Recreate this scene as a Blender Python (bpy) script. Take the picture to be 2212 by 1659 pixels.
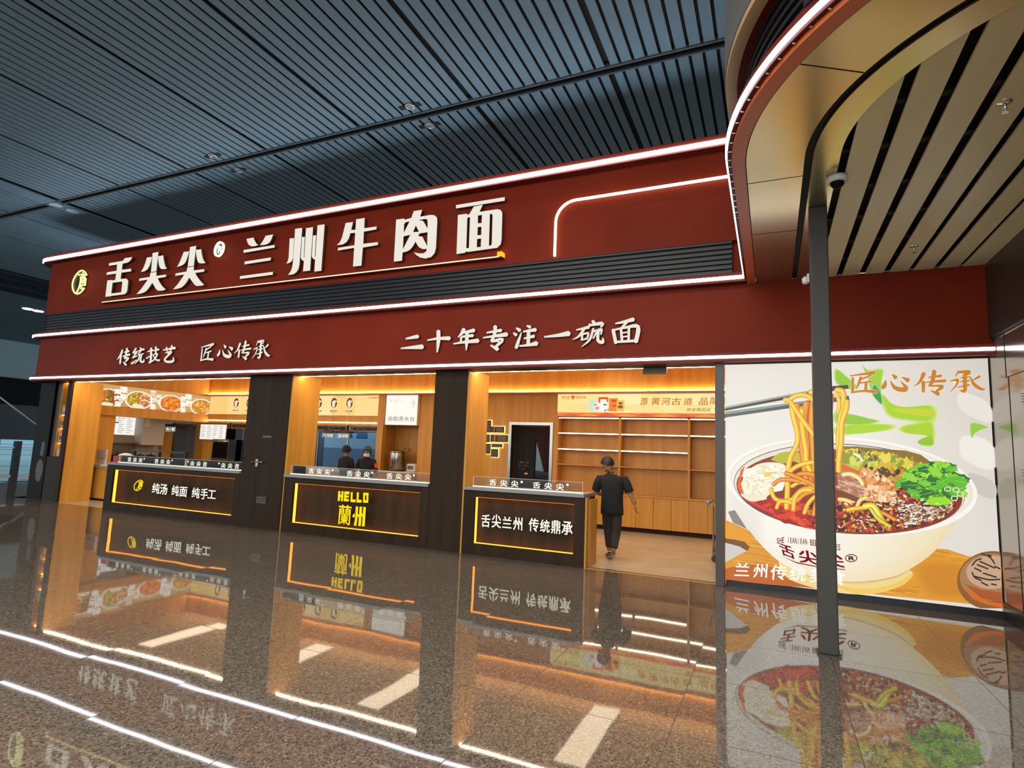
import bpy, bmesh, math, random
from mathutils import Vector, Matrix
from mathutils.geometry import tessellate_polygon

for o in list(bpy.data.objects):
    bpy.data.objects.remove(o)
SC = bpy.context.scene
COL = SC.collection
R = math.radians

# ---------------------------------------------------------------- camera
FPX = 1243.14                      # focal length in pixels of the 2212 px wide frame
YAW, PITCH, ROLL = R(24.361), R(6.903), R(2.287)
EYE = Vector((0, 0, 1.6))
fwd = Vector((-math.sin(YAW)*math.cos(PITCH), math.cos(YAW)*math.cos(PITCH), math.sin(PITCH)))
rt0 = Vector((math.cos(YAW), math.sin(YAW), 0))
up0 = rt0.cross(fwd)
RT = math.cos(ROLL)*rt0 + math.sin(ROLL)*up0
UP = -math.sin(ROLL)*rt0 + math.cos(ROLL)*up0
cam_data = bpy.data.cameras.new('camera')
cam_data.sensor_width = 36
cam_data.lens = 36*FPX/2212
cam_data.clip_start = 0.05
cam_data.clip_end = 300
cam = bpy.data.objects.new('camera', cam_data)
COL.objects.link(cam)
m = Matrix((RT, UP, -fwd)).transposed().to_4x4()
m.translation = EYE
cam.matrix_world = m
SC.camera = cam

# ---------------------------------------------------------------- world and exposure
world = bpy.data.worlds.new('terminal_daylight')
SC.world = world
world.use_nodes = True
bg = world.node_tree.nodes['Background']
bg.inputs[0].default_value = (0.66, 0.72, 0.76, 1)
bg.inputs[1].default_value = 1.3
SC.view_settings.view_transform = 'Standard'
SC.view_settings.look = 'None'
SC.view_settings.exposure = 0.0
SC.view_settings.gamma = 1.0
SC.view_settings.use_curve_mapping = False
SC.cycles.max_bounces = 7
SC.cycles.diffuse_bounces = 4
SC.cycles.glossy_bounces = 4
SC.cycles.transmission_bounces = 6
SC.cycles.sample_clamp_indirect = 4
SC.cycles.caustics_reflective = False
SC.cycles.caustics_refractive = False
SC.cycles.use_denoising = True

def area_lamp(name, loc, rot, sx, sy, power, color):
    d = bpy.data.lights.new(name, 'AREA')
    d.shape = 'RECTANGLE'; d.size = sx; d.size_y = sy; d.energy = power; d.color = color
    o = bpy.data.objects.new(name, d); COL.objects.link(o)
    o.location = loc; o.rotation_euler = rot
    return o
# added lamp behind the camera, standing in for window daylight
area_lamp('hall_fill_light', (-5, -9, 4.0), (R(82), 0, 0), 22, 5, 900, (0.85, 0.92, 1.0))

# added fill lamp above and behind the camera that brightens the floor
area_lamp('overhead_fill_light', (-2, -1.5, 7.1), (0, 0, 0), 14, 6, 1500, (1.0, 0.93, 0.82))
# added fill lamp that brightens the far left end of the hall
area_lamp('left_fill_light', (-28, -6, 4.0), (R(82), 0, R(15)), 20, 5, 500, (0.75, 0.9, 1.0))

# ---------------------------------------------------------------- helpers
def ray(x, y):
    return RT*((x-1106)/FPX) - UP*((y-829.5)/FPX) + fwd
def P2(x, y, Y):                   # picture point -> (x, z) on the plane y = Y
    d = ray(x, y); t = Y/d.y
    return (d.x*t, 1.6+d.z*t)
def PX2(x, y, X):                  # picture point -> (y, z) on the plane x = X
    d = ray(x, y); t = X/d.x
    return (d.y*t, 1.6+d.z*t)
def lin(h):
    if isinstance(h, str):
        h = h.lstrip('#'); c = [int(h[i:i+2], 16)/255 for i in (0, 2, 4)]
    else:
        c = h
    return tuple((v/12.92 if v <= .04045 else ((v+.055)/1.055)**2.4) for v in c)
def hx(h):
    h = h.lstrip('#'); return tuple(int(h[i:i+2], 16)/255 for i in (0, 2, 4))
def mixc(a, b, t):
    a = hx(a) if isinstance(a, str) else a; b = hx(b) if isinstance(b, str) else b
    return tuple(p*(1-t)+q*t for p, q in zip(a, b))

class Frame:
    def __init__(s, O, U, V, N):
        s.O, s.U, s.V, s.N = Vector(O), Vector(U), Vector(V), Vector(N)
    def __call__(s, u, v, n=0):
        return s.O + s.U*u + s.V*v + s.N*n
def FY(y): return Frame((0, y, 0), (1, 0, 0), (0, 0, 1), (0, -1, 0))
def FX(x): return Frame((x, 0, 0), (0, 1, 0), (0, 0, 1), (1, 0, 0))
def FZ(z): return Frame((0, 0, z), (1, 0, 0), (0, 1, 0), (0, 0, 1))

def world_loc(o):
    v = Vector(o.location)
    while o.parent:
        o = o.parent; v = v + Vector(o.location)
    return v

class B:
    """collects shapes in world coordinates and links them as ONE mesh object"""
    def __init__(s):
        s.bm = bmesh.new(); s.mi = 0; s.cl = None
    def face(s, pts, col=None):
        try:
            f = s.bm.faces.new([s.bm.verts.new(p) for p in pts])
        except ValueError:
            return None
        f.material_index = s.mi
        if col is not None:
            if s.cl is None: s.cl = s.bm.loops.layers.float_color.new('Col')
            if isinstance(col, list):
                for l, c in zip(f.loops, col): l[s.cl] = (*lin(c), 1)
            else:
                c = (*lin(col), 1)
                for l in f.loops: l[s.cl] = c
        return f
    def box(s, x0, x1, y0, y1, z0, z1):
        v = [s.bm.verts.new((x, y, z)) for x in (x0, x1) for y in (y0, y1) for z in (z0, z1)]
        for q in ((0,1,3,2), (4,6,7,5), (0,4,5,1), (2,3,7,6), (0,2,6,4), (1,5,7,3)):
            f = s.bm.faces.new([v[i] for i in q]); f.material_index = s.mi
        return s
    def plate(s, fr, poly, n0, n1, holes=()):
        loops = [list(poly)] + [list(h) for h in holes]
        flat = [p for l in loops for p in l]
        tri = tessellate_polygon([[Vector((p[0], p[1], 0)) for p in l] for l in loops])
        a = [s.bm.verts.new(fr(p[0], p[1], n0)) for p in flat]
        b = [s.bm.verts.new(fr(p[0], p[1], n1)) for p in flat]
        for t in tri:
            for vs in (a, b):
                try:
                    f = s.bm.faces.new([vs[i] for i in t]); f.material_index = s.mi
                except ValueError: pass
        k = 0
        for l in loops:
            n = len(l)
            for i in range(n):
                j = (i+1) % n
                try:
                    f = s.bm.faces.new([a[k+i], a[k+j], b[k+j], b[k+i]]); f.material_index = s.mi
                except ValueError: pass
            k += n
        return s
    def tube(s, pts, r, seg=10, cap=True):
        pts = [Vector(p) for p in pts]; rs = r if isinstance(r, (list, tuple)) else [r]*len(pts)
        rings = []
        ref = Vector((0, 0, 1))
        for i, p in enumerate(pts):
            d = (pts[min(i+1, len(pts)-1)]-pts[max(i-1, 0)]).normalized()
            if abs(d.dot(ref)) > .95: ref = Vector((1, 0, 0)) if abs(d.x) < .9 else Vector((0, 1, 0))
            a = d.cross(ref).normalized(); b = d.cross(a)
            rings.append([s.bm.verts.new(p+(a*math.cos(2*math.pi*k/seg)+b*math.sin(2*math.pi*k/seg))*rs[i]) for k in range(seg)])
        for q, w in zip(rings, rings[1:]):
            for k in range(seg):
                f = s.bm.faces.new([q[k], q[(k+1) % seg], w[(k+1) % seg], w[k]]); f.smooth = True; f.material_index = s.mi
        if cap:
            for q in (rings[0], rings[-1]):
                f = s.bm.faces.new(q); f.material_index = s.mi
        return s
    def lathe(s, prof, c, seg=24):
        c = Vector(c); rings = []
        for r, z in prof:
            rings.append([s.bm.verts.new(c+Vector((max(r, 1e-4)*math.cos(2*math.pi*k/seg), max(r, 1e-4)*math.sin(2*math.pi*k/seg), z))) for k in range(seg)])
        for q, w in zip(rings, rings[1:]):
            for k in range(seg):
                f = s.bm.faces.new([q[k], q[(k+1) % seg], w[(k+1) % seg], w[k]]); f.smooth = True; f.material_index = s.mi
        for q in (rings[0], rings[-1]):
            f = s.bm.faces.new(q); f.material_index = s.mi
        return s
    def sweep(s, prof, path, closed=True, cap=True):
        n = len(prof); rings = []
        for p, nr in path:
            rings.append([s.bm.verts.new((p[0]+nr[0]*d, p[1]+nr[1]*d, z)) for d, z in prof])
        for q, w in zip(rings, rings[1:]):
            for k in range(n if closed else n-1):
                f = s.bm.faces.new([q[k], q[(k+1) % n], w[(k+1) % n], w[k]]); f.material_index = s.mi
        if cap and closed:
            for q in (rings[0], rings[-1]):
                f = s.bm.faces.new(q); f.material_index = s.mi
        return s
    def add_mesh(s, me, fn):
        vs = [s.bm.verts.new(fn(v.co)) for v in me.vertices]
        for p in me.polygons:
            try:
                f = s.bm.faces.new([vs[i] for i in p.vertices]); f.material_index = s.mi; f.smooth = p.use_smooth
            except ValueError: pass
        return s
    def build(s, name, mats, parent=None, bevel=0, smooth=None):
        mats = mats if isinstance(mats, (list, tuple)) else [mats]
        if s.cl is None:
            bmesh.ops.recalc_face_normals(s.bm, faces=s.bm.faces)
        me = bpy.data.meshes.new(name)
        s.bm.to_mesh(me); s.bm.free()
        for mm in mats: me.materials.append(mm)
        o = bpy.data.objects.new(name, me); COL.objects.link(o)
        if parent:
            off = world_loc(parent); o.parent = parent
        else:
            vs = [v.co for v in me.vertices]
            lo = [min(v[i] for v in vs) for i in range(3)]; hi = [max(v[i] for v in vs) for i in range(3)]
            off = Vector(((lo[0]+hi[0])/2, (lo[1]+hi[1])/2, lo[2])); o.location = off
        me.transform(Matrix.Translation(-off))
        if bevel:
            md = o.modifiers.new('edge', 'BEVEL'); md.width = bevel; md.segments = 2; md.limit_method = 'ANGLE'
        if smooth:
            for p in me.polygons: p.use_smooth = True
        return o

def tag(o, label=None, cat=None, group=None, kind=None):
    if label: o['label'] = label
    if cat: o['category'] = cat
    if group: o['group'] = group
    if kind: o['kind'] = kind
    return o
def thing(name, label, cat, loc, group=None):
    o = bpy.data.objects.new(name, None); COL.objects.link(o)
    o.location = loc; o.empty_display_size = .1
    return tag(o, label, cat, group)
def struct(o, label=None, cat=None):
    o['kind'] = 'structure'
    return tag(o, label, cat)
_tc = {}
def text_mesh(body, bold=0.0, shear=0.0, depth=0.0):
    key = (body, bold, shear, depth)
    if key in _tc: return _tc[key]
    cu = bpy.data.curves.new('lettering', 'FONT')
    cu.body = body; cu.offset = bold; cu.shear = shear; cu.extrude = depth; cu.resolution_u = 3
    o = bpy.data.objects.new('lettering', cu); COL.objects.link(o)
    dg = bpy.context.evaluated_depsgraph_get(); dg.update()
    me = bpy.data.meshes.new_from_object(o.evaluated_get(dg))
    bpy.data.objects.remove(o)
    _tc[key] = me
    return me
def put_text(b, body, fr, x0, z0, x1, z1, n=.003, depth=0.0, bold=.02, shear=0.0, quad=None):
    """lettering whose outline box fills x0..x1, z0..z1 of a frame (or a general quad TL,TR,BR,BL)"""
    me = text_mesh(body, 0.0, shear, .05 if depth else 0.0)
    if not me.vertices: return
    xs = [v.co.x for v in me.vertices]; ys = [v.co.y for v in me.vertices]
    ax, bx, ay, by = min(xs), max(xs), min(ys), max(ys)
    ax, bx, ay, by = ax-bold, bx+bold, ay-bold, by+bold
    def fn(c, dx=0, dy=0):
        u = (c.x+dx-ax)/max(bx-ax, 1e-6); v = (c.y+dy-ay)/max(by-ay, 1e-6)
        nn = n + (depth*(c.z+.05)/.1 if depth else 0)
        if quad:
            tl, tr, br, bl = quad
            x = (tl[0]*(1-u)+tr[0]*u)*v+(bl[0]*(1-u)+br[0]*u)*(1-v)
            z = (tl[1]*(1-u)+tr[1]*u)*v+(bl[1]*(1-u)+br[1]*u)*(1-v)
            return fr(x, z, nn)
        return fr(x0+u*(x1-x0), z0+v*(z1-z0), nn)
    for dx, dy in (((0, 0),) if bold < .004 else ((bold, bold*.6), (-bold, bold*.6), (bold, -bold*.6), (-bold, -bold*.6))):
        b.add_mesh(me, lambda c: fn(c, dx, dy))   # heavier strokes: the glyph repeated a hair apart

# brush strokes: centre line points (x, y, width) -> outline polygon with round ends
def stroke_poly(pts):
    ps = []
    for i in range(len(pts)-1):           # smooth the centre line
        p0 = pts[max(i-1, 0)]; p1 = pts[i]; p2 = pts[i+1]; p3 = pts[min(i+2, len(pts)-1)]
        for k in range(4):
            t = k/4
            ps.append(tuple(.5*((2*b)+(c-a)*t+(2*a-5*b+4*c-d)*t*t+(3*b-a-3*c+d)*t**3) for a, b, c, d in zip(p0, p1, p2, p3)))
    ps.append(tuple(pts[-1]))
    L, Rr = [], []
    n = len(ps)
    for i, (x, y, w) in enumerate(ps):
        q = ps[min(i+1, n-1)]; p = ps[max(i-1, 0)]
        dx, dy = q[0]-p[0], q[1]-p[1]; l = math.hypot(dx, dy) or 1
        nx, ny = -dy/l, dx/l; w = max(w, 2)/2
        L.append((x+nx*w, y+ny*w)); Rr.append((x-nx*w, y-ny*w))
    def capp(i, sgn):
        x, y, w = ps[i]; p, q = (ps[0], ps[1]) if i == 0 else (ps[-2], ps[-1])
        dx, dy = q[0]-p[0], q[1]-p[1]; l = math.hypot(dx, dy) or 1
        dx, dy = dx/l*sgn, dy/l*sgn; w = max(w, 2)/2
        return [(x+dx*w*.7, y+dy*w*.7)]
    return capp(0, -1)+L+capp(n-1, 1)+Rr[::-1]

# ---------------------------------------------------------------- materials
def mat(name, color, rough=.5, metal=0.0, emit=None, estr=0.0, spec=None, coat=0.0, alpha=None):
    mm = bpy.data.materials.new(name); mm.use_nodes = True
    b = mm.node_tree.nodes['Principled BSDF']
    b.inputs['Base Color'].default_value = (*lin(color), 1)
    b.inputs['Roughness'].default_value = rough
    b.inputs['Metallic'].default_value = metal
    if spec is not None: b.inputs['Specular IOR Level'].default_value = spec
    if coat: b.inputs['Coat Weight'].default_value = coat; b.inputs['Coat Roughness'].default_value = .08
    if emit:
        b.inputs['Emission Color'].default_value = (*lin(emit), 1)
        b.inputs['Emission Strength'].default_value = estr
    return mm
def nodes(mm): return mm.node_tree.nodes, mm.node_tree.links, mm.node_tree.nodes['Principled BSDF']
def pos_map(mm, scale):
    n, l, b = nodes(mm)
    g = n.new('ShaderNodeNewGeometry'); v = n.new('ShaderNodeVectorMath'); v.operation = 'MULTIPLY'
    v.inputs[1].default_value = scale
    l.new(g.outputs['Position'], v.inputs[0])
    return v.outputs[0]
def grain(mm, c1, c2, scale, detail=4, lo=.35, hi=.65, rough=.6):
    n, l, b = nodes(mm)
    t = n.new('ShaderNodeTexNoise'); t.inputs['Scale'].default_value = 1; t.inputs['Detail'].default_value = detail
    t.inputs['Roughness'].default_value = rough
    l.new(pos_map(mm, scale), t.inputs['Vector'])
    r = n.new('ShaderNodeValToRGB')
    r.color_ramp.elements[0].position = lo; r.color_ramp.elements[0].color = (*lin(c1), 1)
    r.color_ramp.elements[1].position = hi; r.color_ramp.elements[1].color = (*lin(c2), 1)
    l.new(t.outputs['Fac'], r.inputs['Fac']); l.new(r.outputs['Color'], b.inputs['Base Color'])
    return mm
def emis(name, color, s): 
    mm = bpy.data.materials.new(name); mm.use_nodes = True
    nt = mm.node_tree; nt.nodes.clear()
    e = nt.nodes.new('ShaderNodeEmission'); o = nt.nodes.new('ShaderNodeOutputMaterial')
    e.inputs[0].default_value = (*lin(color), 1); e.inputs[1].default_value = s
    nt.links.new(e.outputs[0], o.inputs[0])
    return mm
def print_mat(name, s, backlit=True):
    mm = bpy.data.materials.new(name); mm.use_nodes = True
    n, l, b = nodes(mm)
    a = n.new('ShaderNodeAttribute'); a.attribute_name = 'Col'
    l.new(a.outputs['Color'], b.inputs['Base Color'])
    b.inputs['Roughness'].default_value = .35
    if backlit:
        b.inputs['Base Color'].default_value = (0, 0, 0, 1)
        for k in list(b.inputs['Base Color'].links): l.remove(k)
        b.inputs['Base Color'].default_value = (.01, .01, .01, 1)
        l.new(a.outputs['Color'], b.inputs['Emission Color']); b.inputs['Emission Strength'].default_value = s
    return mm

M = {}
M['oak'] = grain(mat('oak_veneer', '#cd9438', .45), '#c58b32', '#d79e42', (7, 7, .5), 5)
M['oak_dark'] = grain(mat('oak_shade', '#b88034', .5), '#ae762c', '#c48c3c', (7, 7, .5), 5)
M['walnut'] = grain(mat('dark_walnut', '#2e2013', .5, spec=.15), '#291c10', '#352617', (6, 6, .35), 5)
M['red'] = grain(mat('red_lacquer', '#7a2c18', .45, spec=.08), '#7c2815', '#882e18', (.6, .6, .6), 2)
M['red_dull'] = mat('red_trim', '#5e2116', .45, spec=.16)
M['lip'] = mat('lit_orange_red_trim', '#d0683c', .35)  # lip base brightened to hold the glow of the light line beside it
M['black'] = mat('black_louver', '#1c1d20', .4)
M['blackgloss'] = mat('black_gloss', '#0b0b0c', .4, spec=.08)
M['metal'] = mat('champagne_metal', '#c4b48c', .22, .9)
M['steel'] = mat('brushed_steel', '#a9a59c', .28, 1.0)
M['chrome'] = mat('chrome', '#d8d8d6', .12, 1.0)
M['board'] = grain(mat('champagne_board', '#e2d4a4', .4), '#dccd9c', '#e8dbae', (2, .4, 1), 3)
M['greydrum'] = mat('grey_panel', '#6c6a64', .4, .3)
M['beige'] = mat('beige_lip', '#b39468', .4)
M['pole'] = mat('dark_grey_paint', '#42403b', .5, spec=.3)
M['void'] = mat('dark_cavity', '#0c0a09', .8)
M['led'] = emis('white_led', '#f2f4ff', 8.0)
M['ledtop'] = emis('cool_white_led', '#e6f0ff', 45.0)
M['ledwarm'] = emis('warm_led', '#ffdfb6', 75.0)
M['fillstrip'] = emis('warm_fill', '#ffe2bc', 19.0)  # glow of the added fill strips behind the lintel
M['halo'] = emis('halo_led', '#ffd070', 3.0)
M['ledsoft'] = emis('soft_warm_led', '#ffdfb6', 50.0)
M['amber'] = emis('amber_led', '#ff962f', 3.4)
M['orangeled'] = emis('orange_led', '#ff7a1a', 3.5)
M['letter'] = emis('lit_letter_face', '#f7f0e2', .93)
M['letterside'] = mat('letter_return', '#574a34', .5)
M['yellowside'] = mat('yellow_return', '#6a5012', .5)
M['letterw'] = emis('lit_small_letter', '#fffbe9', 1.15)
M['yellow'] = emis('yellow_letter', '#ffd60c', 1.25)
M['logo'] = emis('pale_yellow_neon', '#f4f3a6', 1.25)
M['panelwood'] = grain(mat('walnut_panel', '#3a2a1b', .6, spec=.15), '#352617', '#43301f', (6, 6, .35), 5)
M['marble'] = mat('grey_counter_stone', '#8d8a88', .25)
M['cream'] = mat('cream_wall', '#b5ad9f', .6)
M['white'] = mat('white_plastic', '#dcd8d0', .4)
M['print'] = print_mat('backlit_print', 1.0)
M['printsoft'] = print_mat('backlit_menu_print', 1.05)
M['ink'] = print_mat('printed_board', 0, False)
M['skin'] = mat('skin', '#a8734f', .55)
M['hair'] = mat('black_hair', '#15110f', .5)
M['shirt'] = mat('black_polo_cloth', '#131212', .85)
M['trim'] = mat('grey_trim_cloth', '#8a7f78', .8)
M['jeans'] = grain(mat('dark_grey_trousers', '#35302b', .85), '#2c2824', '#3d3731', (12, 12, 5), 3)
M['shoe'] = mat('grey_suede_shoe', '#786353', .8)
M['sole'] = mat('pale_sole', '#a89c90', .7)
M['blue'] = mat('blue_cap', '#23566e', .7)
M['darkcap'] = mat('dark_cap', '#14202a', .7)
M['mask'] = mat('white_mask', '#dad9d4', .7)
M['gold'] = mat('gold_lettering', '#e0b577', .4)
M['ceilpanel'] = emis('warm_ceiling_panel', '#ffe2bc', 3.0)
def glass(name, col, rough=0.0, mixf=.75):
    mm = bpy.data.materials.new(name); mm.use_nodes = True
    nt = mm.node_tree; nt.nodes.clear()
    t = nt.nodes.new('ShaderNodeBsdfTransparent'); g = nt.nodes.new('ShaderNodeBsdfGlossy'); x = nt.nodes.new('ShaderNodeMixShader')
    f = nt.nodes.new('ShaderNodeFresnel'); f.inputs[0].default_value = 1.45
    t.inputs[0].default_value = (*lin(col), 1); g.inputs['Roughness'].default_value = rough
    o = nt.nodes.new('ShaderNodeOutputMaterial')
    nt.links.new(f.outputs[0], x.inputs[0]); nt.links.new(t.outputs[0], x.inputs[1]); nt.links.new(g.outputs[0], x.inputs[2]); nt.links.new(x.outputs[0], o.inputs[0])
    return mm
M['glass'] = glass('clear_glass', '#f0f2f0')
M['blueglass'] = glass('blue_tinted_glass', '#a9c4d4')

def granite():
    mm = mat('polished_granite', '#4a4744', .07)
    n, l, b = nodes(mm)
    p = pos_map(mm, (1, 1, 1))
    v = n.new('ShaderNodeTexVoronoi'); v.inputs['Scale'].default_value = 95; l.new(p, v.inputs['Vector'])
    r = n.new('ShaderNodeValToRGB'); r.color_ramp.interpolation = 'CONSTANT'
    e = r.color_ramp.elements
    e[0].position = 0; e[0].color = (*lin('#4a433b'), 1)
    e[1].position = .3; e[1].color = (*lin('#655b4f'), 1)
    for q, c in ((.6, '#786d61'), (.85, '#8f8373')):
        x = e.new(q); x.color = (*lin(c), 1)
    l.new(v.outputs['Color'], r.inputs['Fac'])
    # tile joints
    sx = n.new('ShaderNodeSeparateXYZ'); l.new(p, sx.inputs[0])
    def joint(sock, off):
        a = n.new('ShaderNodeMath'); a.operation = 'ADD'; a.inputs[1].default_value = off; l.new(sock, a.inputs[0])
        d = n.new('ShaderNodeMath'); d.operation = 'DIVIDE'; d.inputs[1].default_value = 1.007; l.new(a.outputs[0], d.inputs[0])
        f = n.new('ShaderNodeMath'); f.operation = 'FRACT'; l.new(d.outputs[0], f.inputs[0])
        c = n.new('ShaderNodeMath'); c.operation = 'LESS_THAN'; c.inputs[1].default_value = .006; l.new(f.outputs[0], c.inputs[0])
        w = n.new('ShaderNodeMath'); w.operation = 'FLOOR'; l.new(d.outputs[0], w.inputs[0])
        return c.outputs[0], w.outputs[0]
    jx, wx = joint(sx.outputs[0], 100*1.007-.435); jy, wy = joint(sx.outputs[1], 100*1.007-3.715)
    mx = n.new('ShaderNodeMath'); mx.operation = 'MAXIMUM'; l.new(jx, mx.inputs[0]); l.new(jy, mx.inputs[1])
    mc = n.new('ShaderNodeMix'); mc.data_type = 'RGBA'; mc.inputs['B'].default_value = (*lin('#1a1817'), 1)
    l.new(mx.outputs[0], mc.inputs['Factor']); l.new(r.outputs['Color'], mc.inputs['A'])
    l.new(mc.outputs['Result'], b.inputs['Base Color'])
    mr = n.new('ShaderNodeMath'); mr.operation = 'MULTIPLY_ADD'; mr.inputs[1].default_value = .4; mr.inputs[2].default_value = .03
    l.new(mx.outputs[0], mr.inputs[0]); l.new(mr.outputs[0], b.inputs['Roughness'])
    # every tile lies a hair out of level, and the polish is faintly wavy
    cx = n.new('ShaderNodeCombineXYZ'); l.new(wx, cx.inputs[0]); l.new(wy, cx.inputs[1])
    wn = n.new('ShaderNodeTexWhiteNoise'); l.new(cx.outputs[0], wn.inputs['Vector'])
    s1 = n.new('ShaderNodeVectorMath'); s1.operation = 'SUBTRACT'; s1.inputs[1].default_value = (.5, .5, .5); l.new(wn.outputs['Color'], s1.inputs[0])
    s2 = n.new('ShaderNodeVectorMath'); s2.operation = 'MULTIPLY'; s2.inputs[1].default_value = (.004, .004, 0); l.new(s1.outputs[0], s2.inputs[0])
    wv = n.new('ShaderNodeTexNoise'); wv.inputs['Scale'].default_value = 1.6; wv.inputs['Detail'].default_value = 1; l.new(p, wv.inputs['Vector'])
    s3 = n.new('ShaderNodeVectorMath'); s3.operation = 'SUBTRACT'; s3.inputs[1].default_value = (.5, .5, .5); l.new(wv.outputs['Color'], s3.inputs[0])
    s4 = n.new('ShaderNodeVectorMath'); s4.operation = 'MULTIPLY'; s4.inputs[1].default_value = (.005, .005, 0); l.new(s3.outputs[0], s4.inputs[0])
    g = n.new('ShaderNodeNewGeometry')
    a1 = n.new('ShaderNodeVectorMath'); a1.operation = 'ADD'; l.new(g.outputs['Normal'], a1.inputs[0]); l.new(s2.outputs[0], a1.inputs[1])
    a2 = n.new('ShaderNodeVectorMath'); a2.operation = 'ADD'; l.new(a1.outputs[0], a2.inputs[0]); l.new(s4.outputs[0], a2.inputs[1])
    nn = n.new('ShaderNodeVectorMath'); nn.operation = 'NORMALIZE'; l.new(a2.outputs[0], nn.inputs[0])
    l.new(nn.outputs[0], b.inputs['Normal'])
    b.inputs['IOR'].default_value = 2.1
    return mm
M['granite'] = granite()
M['shopfloor'] = grain(mat('cream_shop_tile', '#cabda6', .18), '#c4b69e', '#d2c6b0', (2, 2, 2), 4)
M['slat'] = mat('grey_ceiling_slat', '#647a85', .6, spec=.15)
M['slatdark'] = mat('ceiling_gap', '#0b0d0f', .9)
M['rail'] = mat('ceiling_rail', '#3c4448', .5)

# ================================================================ SETTING
Y0 = 8.27                           # front plane of counters and pillars
b = B()
b.box(-60, 12, -14, 8.42, -.08, 0); b.box(-60, -17.2, 8.42, 30, -.08, 0)
struct(b.build('floor', M['granite']), 'grey speckled polished granite hall floor with square joints', 'floor')
b = B(); b.box(-17.7, 2.33, 8.42, 15.1, -.08, 0)
struct(b.build('floor', M['shopfloor']), 'cream tiled floor inside the noodle shop', 'floor')
b = B(); b.box(-2.47, -.69, 8.30, 8.36, 0, .006)
struct(b.build('trim_1', mat('brass_strip', '#a88650', .3, .9)), 'thin brass threshold strip across the shop entrance', 'trim')

# hall ceiling: slats with dark joints, seams and one cross rail
b = B(); b.mi = 1; b.box(-24, 2.4, -6, 26, 7.26, 7.3)
b.mi = 0
P = 2.23/12
k = -126
while -4.31+k*P < 2.3:
    xs = -4.31+k*P
    wide = (k % 12 == 0)
    x0, x1 = xs+(.045 if wide else .022), xs+P-(.045 if (k+1) % 12 == 0 else .022)
    if not (-16.15 < xs < -15.6):
        b.box(x0, x1, -6, 7.49, 7.2, 7.215); b.box(x0, x1, 7.66, 26, 7.2, 7.215)
    k += 1
b.mi = 2
b.box(-24, 2.4, 7.49, 7.52, 7.18, 7.25); b.box(-24, 2.4, 7.63, 7.66, 7.18, 7.25)
b.mi = 0; b.box(-16.12, -15.62, -6, 26, 7.19, 7.22)
x = -24
while x > -60:                      # wider flat panels far to the left
    b.box(x-1.18, x, -6, 30, 7.2, 7.22); x -= 1.2
b.mi = 1; b.box(-60, -24, -6, 30, 7.26, 7.3)
struct(b.build('ceiling', [M['slat'], M['slatdark'], M['rail']]), 'grey slatted metal hall ceiling with dark joints', 'ceiling')

# far end of the hall, left
b = B(); b.box(-42.4, -42, 2, 34, 3.35, 7.2)
struct(b.build('wall_left', mat('grey_blue_wall', '#93adb6', .6)), 'grey blue hall wall far to the left', 'wall')
b = B(); b.box(-42.4, -41.8, 2, 34, 3.36, 4.95)
struct(b.build('trim_2', M['blackgloss']), 'black band across the far hall wall', 'trim')
b = B(); b.box(-42.4, -42, 2, 34, 1.25, 3.35)
struct(b.build('wall_far', mat('dark_grey_wall', '#3c474c', .6)), 'dark grey lower wall under the black band far left', 'wall')
fw = B(); fw.mi = 0
fw.box(-42.3, -42.2, 2, 34, -.02, 1.25)
win = struct(fw.build('window_1', emis('bright_daylight_glass', '#8fc7e0', .75)), 'low bright bluish window band at the far hall end', 'window')
b = B()
for i in range(16):
    b.box(-42.2, -42.1, 3+2*i, 3.12+2*i, 0, 1.25)
for z in (.32, .62, .95): b.box(-42.2, -42.12, 2, 34, z, z+.03)
b.build('window_frame', mat('pale_blue_frame', '#b8d4de', .5), win)

# walls of the shop
b = B(); b.box(2.33, 2.6, 2.2, 15.1, 0, 7.2)
struct(b.build('wall_right', mat('grey_metal_wall', '#aca293', .16, .85)), 'grey metal clad wall right of the poster', 'wall')
b = B(); b.box(2.315, 2.332, 2.2, 8.4, 0, .19)
struct(b.build('baseboard_right', mat('dark_metal_base', '#3a3732', .3, .6)), 'dark metal skirting at the foot of the right wall', 'baseboard')
b = B(); b.box(2.318, 2.332, 2.2, 8.17, 3.10, 3.13); b.box(2.3, 2.332, 2.2, 8.17, 3.13, 4.0)
struct(b.build('trim_3', mat('dark_bronze_cladding', '#4a443b', .35, .5)), 'dark bronze cladding on the upper right wall under the canopy', 'trim')
b = B(); b.box(-17.7, 2.33, 13.3, 13.45, 0, 3.7)
b.box(-17.7, 2.33, 12.86, 13.3, 3.05, 3.7)
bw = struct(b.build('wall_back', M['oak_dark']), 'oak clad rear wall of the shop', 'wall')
b = B(); b.box(-16.45, 2.33, 12.78, 12.86, 3.1, 3.7)
struct(b.build('trim_4', M['oak']), 'oak bulkhead along the top of the shop rear wall', 'trim')
b = B(); b.box(-16.45, 2.33, 12.66, 12.86, 3.05, 3.085)
struct(b.build('trim_5', M['lip']), 'orange lit shelf lip under the rear oak bulkhead', 'trim')
b = B(); b.box(-16.4, 2.3, 12.74, 12.775, 3.086, 3.098)
o = struct(b.build('trim_6', M['ledsoft']), 'warm light line along the rear bulkhead lip', 'trim')
b = B(); b.box(-16.9, 2.33, 8.5, 15.1, 3.6, 3.68); b.box(-17.7, -16.9, 9.9, 15.1, 3.6, 3.68)
struct(b.build('ceiling', mat('shop_ceiling', '#d8b380', .6)), 'warm oak toned ceiling inside the shop', 'ceiling')
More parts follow.
